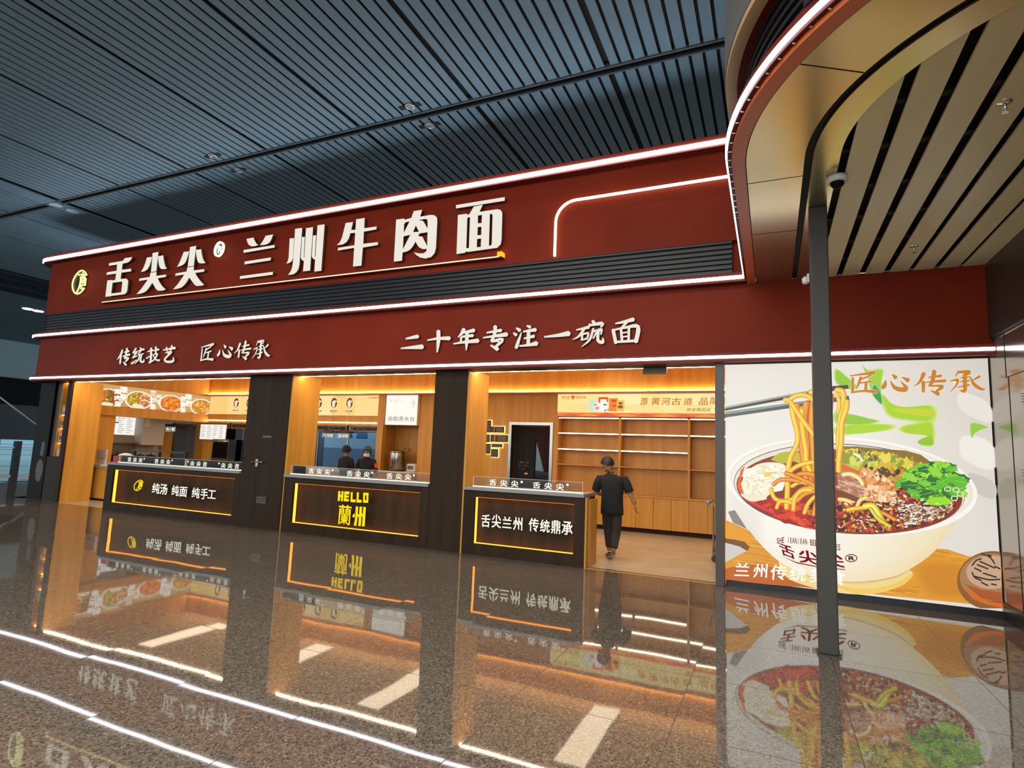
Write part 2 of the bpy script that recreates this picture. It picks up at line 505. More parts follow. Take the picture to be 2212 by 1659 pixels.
b = B(); b.box(-8.46, -5.84, 12.85, 13.0, 0, 3.05); b.box(-5.84, -4.7, 12.85, 13.0, 2.37, 3.05); b.box(-4.7, -4.6, 12.85, 13.0, 0, 3.05)
struct(b.build('wall_door', M['oak']), 'oak wall around the dark curtained doorway', 'wall')
b = B(); b.box(-16.62, -16.45, 9.1, 12.86, 2.2, 3.6); b.box(-17.6, -16.45, 9.1, 10.0, 0, 2.9)
struct(b.build('wall_side', M['oak']), 'oak clad upper side wall above the kitchen hatch', 'wall')
b = B(); b.box(-17.75, -17.6, 9.9, 15.1, 0, 3.6); b.box(-17.7, -15.95, 14.9, 15.1, 0, 3.6)
struct(b.build('wall_kitchen', M['cream']), 'cream kitchen wall behind the side hatch', 'wall')
b = B(); b.box(-16.6, -15.95, 12.86, 13.02, 0, 2.47)
struct(b.build('trim_7', M['oak']), 'oak panel at the corner between kitchen hatch and rear window', 'trim')

# ---------------------------------------------------------------- kitchen hatch windows at the rear
b = B()
b.box(-15.95, -9.72, 12.86, 12.95, 2.02, 2.47); b.box(-15.95, -9.72, 12.86, 12.95, 0, 1.0)
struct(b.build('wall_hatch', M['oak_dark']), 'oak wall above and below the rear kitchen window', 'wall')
b = B(); b.box(-9.52, -9.5, 12.86, 13.3, 0, 3.05); b.box(-8.46, -8.44, 13.0, 13.3, 0, 3.05)
struct(b.build('trim_9', M['oak_dark']), 'oak cheeks of the tea niche', 'trim')
w2 = B(); w2.box(-15.95, -9.75, 12.9, 12.91, 1.03, 2.03)
wi = struct(w2.build('window_2', M['blueglass']), 'long blue tinted kitchen window behind the workers', 'window')
b = B()
for xx in (-15.95, -14.9, -13.4, -11.9, -10.83, -9.80): b.box(xx, xx+.03, 12.885, 12.925, 1.03, 2.03)
b.build('window_frame', M['steel'], wi)
b = B(); b.box(-15.95, -9.72, 12.72, 12.9, 1.0, 1.03); b.build('window_sill', M['white'], wi)
b = B(); b.box(-15.9, -9.75, 12.735, 12.765, .985, 1.0); b.build('sill_light', emis('sill_led', '#ffe0a8', 5.0), wi)
b = B(); b.box(-15.9, -9.6, 13.28, 13.3, 0, 3.0)
struct(b.build('wall_blue', mat('blue_kitchen_wall', '#7fb0cc', .5)), 'blue tiled kitchen wall behind the window', 'wall')

# ================================================================ SHOP FASCIA
def fpath(xr):
    p = [((xr, 8.17), (0, -1)), ((-16.7, 8.17), (0, -1))]
    for i in range(1, 13):
        a = math.pi/2*i/12
        n = (-math.sin(a), -math.cos(a))
        p.append(((-16.7+n[0]*.45, 8.62+n[1]*.45), n))
    p.append(((-17.15, 13), (-1, 0)))
    return p
fas = thing('shop_fascia', 'long red lacquered shop fascia with black louvre band and white light lines', 'fascia', (-8.4, 8.17, 2.93))
def rect(d0, d1, z0, z1): return [(d0, z0), (d1, z0), (d1, z1), (d0, z1)]
B().sweep(rect(-.35, .02, 2.95, 4.02), fpath(2.33)).build('lower_band', M['red'], fas)
B().box(-15.7, -.69, 8.16, 8.455, 2.93, 2.95).build('soffit_board', M['walnut'], fas)
B().sweep(rect(.02, .11, 2.93, 3.06), fpath(2.33)).build('lower_cornice', M['red_dull'], fas)
tag(B().sweep(rect(.11, .128, 2.975, 3.012), fpath(2.32)).build('led_strip', M['led'], fas), 'lowest white light line')
B().sweep(rect(-.35, .17, 4.0, 4.13), fpath(-.22)).build('middle_cornice', M['red_dull'], fas)
tag(B().sweep(rect(.17, .19, 4.035, 4.078), fpath(-.28)).build('led_strip', M['led'], fas), 'middle white light line')
B().sweep(rect(-.35, -.10, 4.13, 4.66), fpath(-.2)).build('louvre_backing', M['red'], fas)
prof = [(-.1, 4.18)]
for i in range(6):
    z = 4.18+i*.072
    prof += [(-.02, z), (-.02, z+.03), (-.06, z+.034), (-.06, z+.068)]
prof += [(-.01, 4.61), (-.01, 4.64), (-.1, 4.64)]
B().sweep(prof, fpath(-.46)).build('louvre', M['black'], fas)
B().sweep(rect(-.35, 0, 4.64, 6.02), fpath(-.2)).build('sign_band', M['red'], fas)
B().sweep(rect(-.35, .17, 5.96, 6.13), fpath(-.2)).build('top_cornice', M['red_dull'], fas)
tag(B().sweep(rect(.17, .19, 5.995, 6.05), fpath(-.3)).build('led_strip', M['ledtop'], fas), 'topmost white light line')
# light line that bends round the blank corner of the sign band
pts = [(-3.04, 8.13, 4.68), (-3.04, 8.13, 5.2)]
for i in range(9):
    a = math.pi/2*i/8
    pts.append((-3.04+.32-.32*math.cos(a), 8.13, 5.23+.32*math.sin(a)))
pts.append((-.36, 8.13, 5.56))
tag(B().tube(pts, .022, 8).build('light_line', emis('cream_led', '#fffadf', 3.0)), 'cream light line with one rounded corner on the red sign band', 'light line')
t = thing('sign_ledge', 'thin ledge with orange light under the big white characters', 'ledge', (-9.1, 8.14, 4.73))
B().box(-14.36, -3.92, 8.06, 8.17, 4.73, 4.752).build('ledge', M['red_dull'], t)
b = B(); b.box(-14.3, -3.98, 8.052, 8.062, 4.742, 4.756); b.build('light_strip', emis('ledge_led', '#ffd9a8', 2.6), t)
b = B(); b.box(-4.0, -3.92, 8.05, 8.17, 4.752, 4.83); b.build('end_light', M['orangeled'], t)

# lintel lights of the three openings
for x0, x1, lab in ((-15.62, -9.5, 'light line over the left counter opening'), (-8.34, -5.2, 'light line over the middle counter opening'), (-4.5, -.7, 'light line over the right entrance opening')):
    tag(B().box(x0, x1, 8.462, 8.482, 2.93, 2.95).build('lintel_light', M['ledwarm']), lab, 'light line', 'warm light lines under the lintel')

# ---------------------------------------------------------------- pillars and jambs
t = thing('shop_pillar', 'wide dark walnut pillar with hidden door lock left of the middle counter', 'pillar', (-8.94, 8.6, 0))
B().box(-9.5, -8.40, Y0, 9.02, 0, 2.95).build('shaft', M['walnut'], t)
B().box(-8.40, -8.36, Y0+.02, 9.02, 0, 2.95).build('side_panel', M['oak'], t)
b = B(); b.tube([(-9.10, Y0, 1.25), (-9.10, Y0-.05, 1.25), (-8.9, Y0-.05, 1.25)], .012, 8); b.box(-9.13, -9.07, Y0-.012, Y0, 1.16, 1.3); b.build('door_handle', M['steel'], t)
B().lathe([(.03, 0), (.03, .01)], (-9.22, Y0-.006, 1.24)).build('lock_cover', M['steel'], t)
b = B(); b.box(-9.01, -8.76, Y0-.02, Y0, .47, .6); 
for i in range(4): b.box(-8.985+i*.055, -8.945+i*.055, Y0-.026, Y0-.02, .5, .57)
b.build('socket_plate', mat('bronze_socket', '#4b3d30', .4), t)
B().box(-9.0, -8.78, Y0-.012, Y0, 1.72, 1.76).build('door_plate', mat('bronze_plate', '#5d4d3e', .4), t)
t = thing('shop_pillar', 'dark walnut pillar between the middle and right counters', 'pillar', (-4.86, 8.6, 0))
B().box(-5.17, -4.555, Y0, 9.0, 0, 2.95).build('shaft', M['walnut'], t)
B().box(-4.555, -4.52, Y0+.02, 9.0, 0, 2.95).build('side_panel', M['oak'], t)
tag(B().box(-.685, -.572, 8.18, 8.285, 0, 2.925).build('door_post', mat('bronze_post', '#4d4137', .35), bevel=.006), 'narrow dark bronze post left of the noodle poster', 'post')
t = thing('entry_jamb', 'broad oak jamb panel at the left entrance', 'jamb', (-15.8, 8.8, 0))
B().box(-15.86, -15.72, 8.47, 9.16, 0, 2.95).build('panel', M['oak'], t)
B().box(-15.87, -15.72, 8.42, 8.47, 0, 2.95).build('edge_strip', M['walnut'], t)
t = thing('corner_column', 'glossy black column at the left end of the shop', 'column', (-16.78, 8.8, 0))
B().box(-17.09, -16.46, 8.45, 9.2, 0, 2.95).build('shaft', M['blackgloss'], t)
b = B(); fr = FY(8.449)
cx, cz = -16.68, .72
b.face([fr(cx+.15*math.cos(a*math.pi/14), cz+.28*math.sin(a*math.pi/14), .001) for a in range(28)], '#4a3a28')
random.seed(5)
for i in range(60):
    a, q = random.uniform(0, 6.28), math.sqrt(random.random())
    x, z = cx+.13*q*math.cos(a), cz+.25*q*math.sin(a); s = .03
    b.face([fr(x+s*random.uniform(.4, 1)*math.cos(k), z+s*random.uniform(.4, 1)*math.sin(k), .002+i*2e-5) for k in (0, 1.2, 2.5, 3.9, 5.1)], random.choice(['#5e4a30', '#6b5434', '#3b2d20', '#54442f']))
b.face([fr(cx+.02+.14*x, cz+.48+.33*z, .001) for x, z in ((-.6, -.3), (.5, -.4), (.6, .5), (.1, .8), (-.4, .6))], '#2f353a')
b.build('bowl_reflection', M['ink'], t)  # bowl picture mirrored in the black gloss, painted on as flat patches
tag(B().box(-16.45, -15.88, 8.46, 8.95, 0, 1.08).build('side_cabinet', mat('taupe_cabinet', '#332c24', .5, spec=.15), bevel=.004), 'low taupe cabinet between the black column and the oak jamb', 'cabinet')
# lit display niche above the taupe cabinet
t = thing('display_niche', 'dark wood display niche with lit shelves above the taupe cabinet', 'shelf', (-16.15, 8.9, 1.085))
b = B(); b.box(-16.45, -16.25, 8.5, 9.2, 1.085, 2.925); b.box(-16.25, -15.9, 9.12, 9.2, 1.085, 2.925); b.box(-15.9, -15.875, 8.5, 9.2, 1.085, 2.925); b.build('carcass', mat('dark_red_wood', '#3a1f17', .4), t)
B().box(-16.25, -16.235, 8.5, 9.12, 1.085, 2.925).build('side_panel', M['oak'], t)
for z in (1.42, 1.78, 2.12):
    sh_ = B().box(-16.235, -15.9, 8.52, 9.12, z, z+.025).build('shelf', M['oak'], t)
    B().box(-16.23, -15.91, 8.56, 8.58, z-.012, z).build('shelf_light', emis('niche_led', '#ffc070', 9.0), sh_)
B().box(-16.23, -15.91, 8.56, 8.6, 2.91, 2.925).build('top_light', emis('niche_top_led', '#ffc070', 9.0), t)
for i, (z, c, lab) in enumerate(((1.09, '#d9a25e', 'kraft snack box on the niche floor'), (1.452, '#e0b070', 'pale snack bag with red print on the lowest niche shelf'), (1.812, '#d89c55', 'tan snack bag on the second niche shelf'), (2.152, '#a98a60', 'brown gift box on the topmost niche shelf'))):
    tt = thing('snack_box', lab, 'box', (-16.13, 8.62, z), 'snack boxes in the display niche')
    cb_ = B().box(-16.2, -16.02, 8.53, 8.64, z, z+(.22 if i else .2)).build('carton', mat('carton_%s' % c[1:], c, .5), tt)
    B().box(-16.17, -16.06, 8.526, 8.53, z+.05, z+.15).build('print_patch', mat('carton_print', '#a33a20', .5) if i in (1, 2) else mat('carton_print_pale', '#c9b79a', .5), cb_)

# ================================================================ CANOPY
CX, CY = 2.17, 4.82
def cpath(y0=8.16, xr=2.33, n=40):
    p = [((CX, y0), (-1, 0)), ((CX, 6.3), (-1, 0)), ((CX, CY), (-1, 0))]
    for i in range(1, n+1):
        a = math.pi/2*i/n
        p.append(((CX, CY), (-math.cos(a), -math.sin(a))))
    p.append(((xr, CY), (0, -1)))
    return p
can = thing('canopy', 'curved canopy with bronze soffit ring and white light edge over the poster', 'canopy', (1.0, 5.5, 4.0))
B().sweep(rect(1.90, 2.325, 4.0, 4.02), cpath()).build('soffit_ring', M['metal'], can)
B().sweep(rect(1.648, 1.84, 4.0, 4.015), cpath()).build('inner_ring', M['metal'], can)
B().sweep(rect(1.82, 1.92, 4.03, 4.1), cpath()).build('reveal', M['void'], can)
B().sweep([(2.333, 3.995), (2.434, 3.995), (2.434, 4.03), (2.333, 4.03)], cpath()).build('soffit_lip', M['lip'], can)
B().sweep([(2.3, 4.03), (2.466, 4.03), (2.466, 4.15), (2.3, 4.15)], cpath(8.0)).build('edge_trim', M['red_dull'], can)
cled = tag(B().sweep(rect(2.466, 2.482, 4.056, 4.09), cpath(8.0)).build('led_strip', M['led'], can), 'curved white light edge')
prof = [(2.22, 4.15)]
for i in range(6):
    z = 4.15+i*.075
    prof += [(2.33, z), (2.33, z+.03), (2.28, z+.035), (2.28, z+.07)]
prof += [(2.33, 4.6), (2.33, 4.62), (2.22, 4.62)]
B().sweep(prof, cpath(8.0)).build('louvre', M['black'], can)
B().sweep(rect(2.22, 2.39, 4.62, 4.65), cpath(8.0)).build('upper_soffit', M['red_dull'], can)
B().sweep(rect(2.39, 2.475, 4.61, 4.66), cpath(8.0)).build('upper_lip', M['beige'], can)
B().sweep(rect(2.38, 2.482, 4.66, 7.2), cpath(7.95)).build('upper_drum', M['greydrum'], can)
for i in range(46):                 # little clips that carry the light edge
    L = i*.135
    if L < 2.3:
        p = (CX-2.45, 7.1-L); n = (-1, 0)
    else:
        a = (L-2.3)/2.45; n = (-math.cos(a), -math.sin(a)); p = (CX+n[0]*2.45, CY+n[1]*2.45)
    tx = (-n[1], n[0])
    bb = B()
    bb.box(-.006, .006, -.012, .012, 4.018, 4.03)
    for v in bb.bm.verts:
        x, y = v.co.x, v.co.y
        v.co.x, v.co.y = p[0]+tx[0]*x+n[0]*y, p[1]+tx[1]*x+n[1]*y
    bb.build('led_clip', M['chrome'], cled)
# soffit boards run straight toward the shop
gaps = [(.53, .585), (.781, .848), (1.03, 1.10), (1.29, 1.36), (1.55, 1.605), (1.80, 1.86), (2.05, 2.09)]
edges = [e for g in gaps for e in g][1:]+[2.3]
segs = [(edges[i], edges[i+1]) for i in range(0, len(edges)-1, 2)]
def arc_y(x): 
    return CY-math.sqrt(max(1.648**2-(CX-x)**2, 0)) if x < CX+1.6 else CY
for x0, x1 in segs:
    fr = FZ(4.005)
    pl = [(x0+(x1-x0)*i/8, arc_y(x0+(x1-x0)*i/8)+.005) for i in range(9)]+[(x1, 8.14), (x0, 8.14)]
    B().plate(fr, pl, 0, .02).build('soffit_board', M['board'], can)
b = B(); b.box(.2, 2.32, 2.4, 8.14, 4.16, 4.2); b.box(.2, 2.32, 8.12, 8.145, 4.025, 4.2)
for y in (3.6, 4.3, 4.9, 5.6, 6.3, 7.0, 7.6): b.box(.5, 2.32, y, y+.07, 4.06, 4.12)
b.build('cavity', M['void'], can)
b = B()
for y in (5.12, 6.35): b.box(CX-2.325, CX-1.9, y, y+.006, 3.998, 4.001)
for a in (.55, 1.1):
    c, s_ = math.cos(a), math.sin(a)
    b.tube([(CX-c*2.32, CY-s_*2.32, 3.999), (CX-c*1.905, CY-s_*1.905, 3.999)], .004, 4)
b.build('panel_joint', M['void'], can)
# small things on the canopy soffit
for x, y, lab in ((1.42, 4.48, 'chrome sprinkler head on the nearer soffit board'), (1.44, 7.23, 'chrome sprinkler head on the soffit close to the red band')):
    t = thing('sprinkler', lab, 'sprinkler', (x, y, 3.93), 'sprinklers under the canopy')
    B().lathe([(.045, 0), (.04, -.008), (.015, -.012)], (x, y, 4.01)).build('rosette', M['chrome'], t)
    bb = B(); bb.lathe([(.012, 0), (.012, -.03), (.006, -.034)], (x, y, 3.992), 12); bb.lathe([(.02, 0), (.02, .004)], (x, y, 3.932), 12)
    bb.tube([(x-.014, y, 3.96), (x-.016, y, 3.945), (x-.012, y, 3.934)], .003, 6); bb.tube([(x+.014, y, 3.96), (x+.016, y, 3.945), (x+.012, y, 3.934)], .003, 6)
    bb.build('head', M['chrome'], t)
t = thing('dome_camera', 'small white dome camera under the canopy beside the pole', 'camera', (.53, 5.23, 3.9))
B().lathe([(.075, 0), (.08, -.02), (.078, -.05), (.06, -.055)], (.53, 5.23, 4.0)).build('housing', M['white'], t)
B().lathe([(.055, 0), (.05, -.02), (.036, -.038), (.015, -.048), (.001, -.05)], (.53, 5.23, 3.947)).build('dome', M['blackgloss'], t)
t = thing('canopy_pole', 'slim dark grey square pole that carries the canopy', 'pole', (.425, 5.88, 0))
B().box(.352, .502, 5.80, 5.95, .012, 4.0).build('shaft', M['pole'], t, bevel=.012)
B().box(.335, .52, 5.785, 5.965, 0, .012).build('foot_plate', M['pole'], t)
t = thing('side_camera', 'tiny white camera fixed high on the left face of the pole', 'camera', (.325, 5.85, 3.28))
B().box(.325, .341, 5.83, 5.87, 3.29, 3.37).build('bracket', M['white'], t)
B().lathe([(.02, 0), (.028, .02), (.028, .05), (.01, .07)], (.31, 5.85, 3.28), 12).build('lens_housing', M['white'], t)
b = B(); b.box(2.326, 2.331, 7.80, 7.806, 2.63, 3.1); b.box(2.326, 2.331, 2.3, 7.806, 2.627, 2.633); b.box(2.326, 2.331, 7.74, 7.746, .19, 2.63)
struct(b.build('trim_10', M['void']), 'thin dark joints between the metal wall panels', 'trim')
# notices on the right wall
for (y0, z0, y1, z1, lab) in ((7.30, 2.30, 7.42, 2.45, 'upper small white notice on the metal wall'), (7.45, 1.55, 7.55, 1.68, 'lower small white notice on the metal wall')):
    t = thing('wall_notice', lab, 'notice', (2.328, (y0+y1)/2, z0), 'white notices on the right wall')
    B().box(2.322, 2.33, y0, y1, z0, z1).build('sheet', M['white'], t)
    bb = B()
    for i in range(4): bb.box(2.3205, 2.322, y0+.02, y1-.02, z0+.02+i*(z1-z0-.04)/4, z0+.028+i*(z1-z0-.04)/4)
    bb.build('print_lines', mat('notice_ink', '#6a6a68', .6), t)

# ---------------------------------------------------------------- hall ceiling fittings
for x, y, lab in ((-5.337, 7.29, 'ceiling downlight above the meat character, nearer of the pair'), (-5.333, 7.88, 'ceiling downlight above the meat character, behind the rail'), (-9.97, 7.29, 'ceiling downlight further left, nearer of the pair'), (-9.98, 7.9, 'ceiling downlight further left, behind the rail')):
    t = thing('downlight', lab, 'downlight', (x, y, 7.17), 'round downlights in the slatted ceiling')
    B().lathe([(.085, 0), (.085, -.02), (.065, -.025), (.06, -.01)], (x, y, 7.2), 20).build('ring', M['steel'], t)
    B().lathe([(.06, 0), (.055, -.006), (.001, -.008)], (x, y, 7.186), 20).build('lens', mat('grey_lens', '#6f7b80', .2), t)
    B().box(x-.2, x-.09, y-.05, y+.05, 7.19, 7.198).build('tab', M['slatdark'], t)
    B().box(x+.09, x+.2, y-.05, y+.05, 7.19, 7.198).build('tab', M['slatdark'], t)
for x, y, lab in ((-15.87, 7.62, 'pale round lamp in the broad ceiling strip, nearer one'), (-15.87, 8.0, 'pale round lamp in the broad ceiling strip, farther one')):
    tag(B().lathe([(.13, 0), (.13, -.012), (.11, -.018), (.001, -.018)], (x, y, 7.19), 20).build('strip_lamp', mat('pale_lens', '#a9c0c8', .3)), lab, 'lamp', 'round lamps in the broad ceiling strip')
for i, y in enumerate((14.1, 14.5)):
    tag(B().lathe([(.2, 0), (.2, -.02), (.001, -.025)], (-30.4, y, 7.2), 16).build('spotlight', M['led']), ('lit spot far left on the hall ceiling, nearer one', 'lit spot far left on the hall ceiling, farther one')[i], 'spotlight', 'lit far ceiling spots')
# glass railing far left
t = thing('glass_railing', 'glass railing with steel handrail at the far left', 'railing', (-26.3, 12.5, 0))
B().box(-26.32, -26.30, 6.5, 19, .06, 1.04).build('glass_panel', M['glass'], t)
B().box(-26.36, -26.26, 6.5, 19, 1.06, 1.11).build('handrail', M['steel'], t)
B().box(-26.36, -26.26, 6.5, 19, 0, .06).build('base_rail', M['steel'], t)
for y in (8.6, 12.5, 16.4): B().box(-26.42, -26.2, y-.09, y+.09, 0, 1.33).build('post', M['black'], t)
q0, q1 = PX2(-40, 828, -32), PX2(84, 922, -32)
tag(B().tube([(-32, *q0), (-32, *q1)], .035, 8).build('sloping_rail', M['white']), 'pale sloping rail beyond the glass railing', 'rail')

# ================================================================ LETTERING ON THE FASCIA
def zc(ox, oy, sc): return lambda pts: [(ox+p[0]/sc, oy+p[1]/sc) for p in pts]
def raised(b, polys, conv, y, depth, holes=()):
    """outlines read off the sign (picture points) as raised letters standing on the plane y"""
    fr = FY(y)
    w = lambda pl: [P2(px, py, y) for px, py in conv(pl)]
    for i, p in enumerate(polys):
        b.plate(fr, w(p), 0, -depth, [w(h) for h in (holes if i == len(polys)-1 else ())])

A1 = zc(220, 515, 11.853); A2 = zc(360, 505, 12.764); A3 = zc(510, 475, 11.06); A4 = zc(710, 445, 8.848); A5 = zc(970, 415, 11.057)
BIG = [
 (A1, [[(185,635),(535,575),(565,535),(590,505),(780,478),(745,545),(700,595),(640,625),(530,645),(510,803),(755,775),(745,845),(500,878),(480,1040),(600,1027),(650,1045),(675,1095),(650,1345),(620,1400),(575,1430),(240,1472),(232,1480),(90,1495),(140,1075),(270,1065),(280,1078),(345,1058),(365,902),(120,935),(130,870),(378,828),(390,670),(180,700)]], [[(275,1135),(525,1105),(497,1380),(240,1410)]]),
 (A1, [[(1155,490),(1285,475),(1255,600),(1215,715),(1170,790),(1100,838),(1000,860),(1060,760),(1110,640)],[(1300,375),(1450,345),(1395,840),(1258,862)],[(1440,460),(1570,430),(1585,550),(1605,650),(1630,730),(1665,768),(1620,785),(1530,785),(1485,755),(1460,670),(1445,560)],[(1245,880),(1398,858),(1393,960),(1648,925),(1640,985),(1430,1020),(1470,1110),(1540,1215),(1635,1310),(1560,1335),(1440,1340),(1390,1300),(1340,1220),(1293,1135),(1230,1230),(1160,1325),(1090,1380),(1000,1410),(885,1430),(1010,1290),(1110,1150),(1175,1055),(955,1090),(960,1030),(1228,985)]], []),
 (A2, [[(470,500),(620,485),(590,600),(545,730),(495,820),(430,870),(285,918),(350,800),(410,660)],[(645,365),(815,332),(748,888),(580,908)],[(805,445),(950,425),(965,550),(995,680),(1030,760),(1075,800),(1020,815),(920,815),(870,790),(840,720),(815,580)],[(570,930),(750,905),(742,1008),(1040,975),(1030,1045),(785,1080),(840,1180),(930,1300),(1035,1412),(960,1430),(830,1440),(770,1405),(710,1325),(623,1205),(560,1320),(480,1420),(400,1485),(300,1515),(175,1535),(300,1395),(410,1240),(485,1125),(238,1160),(245,1095),(550,1040)]], []),
 (A3, [[(250,455),(415,420),(445,500),(480,560),(530,600),(450,628),(370,632),(310,600),(275,550)],[(705,380),(885,348),(850,450),(800,540),(740,580),(660,600),(570,602),(630,520),(670,450)],[(178,720),(920,598),(918,660),(180,788)],[(205,995),(835,897),(820,967),(200,1063)],[(92,1345),(880,1240),(875,1310),(92,1412)]], []),
 (A3, [[(1280,445),(1385,435),(1360,900),(1335,980),(1280,1025),(1200,1045),(1235,985),(1255,900)],[(1410,215),(1580,190),(1515,1060),(1490,1170),(1440,1250),(1370,1300),(1240,1315),(1310,1220),(1345,1110),(1360,980)],[(1670,200),(1838,172),(1768,1212),(1600,1230),(1620,985),(1570,955),(1545,900),(1575,410),(1642,405),(1616,900),(1628,905)],[(1945,130),(2115,105),(2035,1215),(1870,1235),(1888,950),(1835,925),(1808,870),(1838,372),(1912,368),(1878,880),(1893,880)]], []),
 (A4, [[(325,325),(465,305),(430,458),(512,455),(525,255),(688,228),(678,425),(918,392),(910,448),(672,490),(660,722),(942,690),(938,745),(652,795),(625,1140),(465,1158),(487,800),(175,850),(180,800),(493,750),(508,512),(415,520),(385,620),(340,690),(270,735),(155,748),(215,690),(255,600)]], []),
 (A4, [[(1290,260),(1440,240),(1455,262),(1580,228),(1625,98),(1785,72),(1748,205),(1940,170),(2020,175),(2070,220),(2075,300),(2050,800),(2025,900),(1960,975),(1850,1005),(1750,985),(1680,940),(1628,885),(1720,905),(1810,905),(1860,870),(1880,820),(1800,825),(1730,790),(1690,740),(1660,680),(1610,770),(1550,840),(1490,870),(1412,890),(1400,1045),(1245,1065)]],
   [[(1440,350),(1470,310),(1545,295),(1435,515)],[(1715,270),(1860,245),(1890,270),(1892,430),(1805,285)],[(1665,372),(1725,492),(1612,500)],[(1430,580),(1560,550),(1418,830)],[(1735,525),(1890,500),(1882,765),(1790,585),(1710,575)]]),
 (A5, [[(165,310),(1330,118),(1330,205),(168,390)],[(212,545),(430,515),(438,550),(490,520),(590,345),(805,302),(728,472),(1150,408),(1230,425),(1272,490),(1255,1130),(1235,1240),(1150,1330),(450,1428),(400,1420),(380,1450),(178,1480)]],
   [[(435,630),(460,600),(500,600),(475,1340),(412,1335)],[(690,560),(788,545),(778,738),(688,745)],[(685,835),(775,825),(768,1025),(678,1030)],[(670,1120),(768,1108),(758,1310),(662,1315)],[(975,525),(1010,515),(1040,550),(1020,1240),(990,1280),(952,1280)]]),
]
YL = 8.085
sg = thing('shop_sign', 'big white lit Chinese shop name on the upper red band', 'sign', (-9.1, 8.1, 4.78))
for conv, polys, holes in BIG:
    b = B(); b.mi = 1
    raised(b, polys, conv, YL, .045, holes)
    for f in b.bm.faces:            # only the front faces glow
        if all(abs(v.co.y-YL) < 1e-4 for v in f.verts): f.material_index = 0
    b.build('character', [M['letter'], M['letterside']], sg)
b = B(); fr = FY(YL)
cx, cz = P2(471.5, 537.5, YL); 
ell = lambda rx, rz, tl=.10: [(cx+rx*math.cos(a*math.pi/20)+tl*rz*math.sin(a*math.pi/20), cz+rz*math.sin(a*math.pi/20)) for a in range(40)]
b.plate(fr, ell(.135, .165), 0, -.05, [ell(.108, .136)])
put_text(b, 'R', fr, cx-.055, cz-.08, cx+.065, cz+.085, -.03, -.02, .01)
b.build('registered_mark', M['letterw'], sg)
b = B(); b.plate(fr, ell(.106, .134), -.05, -.065); b.build('mark_backing', M['black'], sg)

# neon oval emblem
C6 = zc(140, 570, 20.733)
lg = thing('neon_emblem', 'pale yellow neon oval emblem at the left end of the red band', 'emblem', (-15.55, 8.1, 5.05))
def neon(b, pts, y, w):
    fr = FY(y)
    pl = stroke_poly([(*P2(px, py, y), w) for px, py in pts]); b.plate(fr, pl, 0, -.03)
def stroke_w(b, pts, y, w, dep=.02):
    fr = FY(y); q = [(*P2(px, py, y), w) for px, py in pts]
    for a, c in zip(q, q[1:]):
        dx, dz = c[0]-a[0], c[1]-a[1]; l = math.hypot(dx, dz) or 1
        nx, nz = -dz/l*w/2, dx/l*w/2; ex, ez = dx/l*w*.4, dz/l*w*.4
        b.plate(fr, [(a[0]-ex+nx, a[1]-ez+nz), (c[0]+ex+nx, c[1]+ez+nz), (c[0]+ex-nx, c[1]+ez-nz), (a[0]-ex-nx, a[1]-ez-nz)], 0, -dep)
oval = [(960,490),(900,380),(820,310),(740,290),(640,330),(540,420),(440,560),(370,700),(325,860),(320,1000),(340,1140),(390,1250),(460,1320),(540,1340),(640,1310),(740,1230),(850,1090)]
EMB = [oval, [(600,485),(930,480)], [(795,400),(795,540)], [(690,590),(880,570)], [(690,590),(690,720),(660,900),(620,1050),(500,1310)], [(865,590),(850,760),(730,760),(730,640),(800,650)], [(700,845),(880,830)], [(925,650),(890,950)], [(700,950),(890,935)], [(715,960),(715,1110),(850,1090)]]
b = B()
for s in EMB: stroke_w(b, C6(s), 8.09, .032)
b.build('neon_tube', M['logo'], lg)
b = B(); b.plate(FY(8.12), [P2(*q, 8.12) for q in C6(oval)], 0, -.03); b.build('emblem_plate', mat('olive_plate', '#2f2a14', .3), lg)

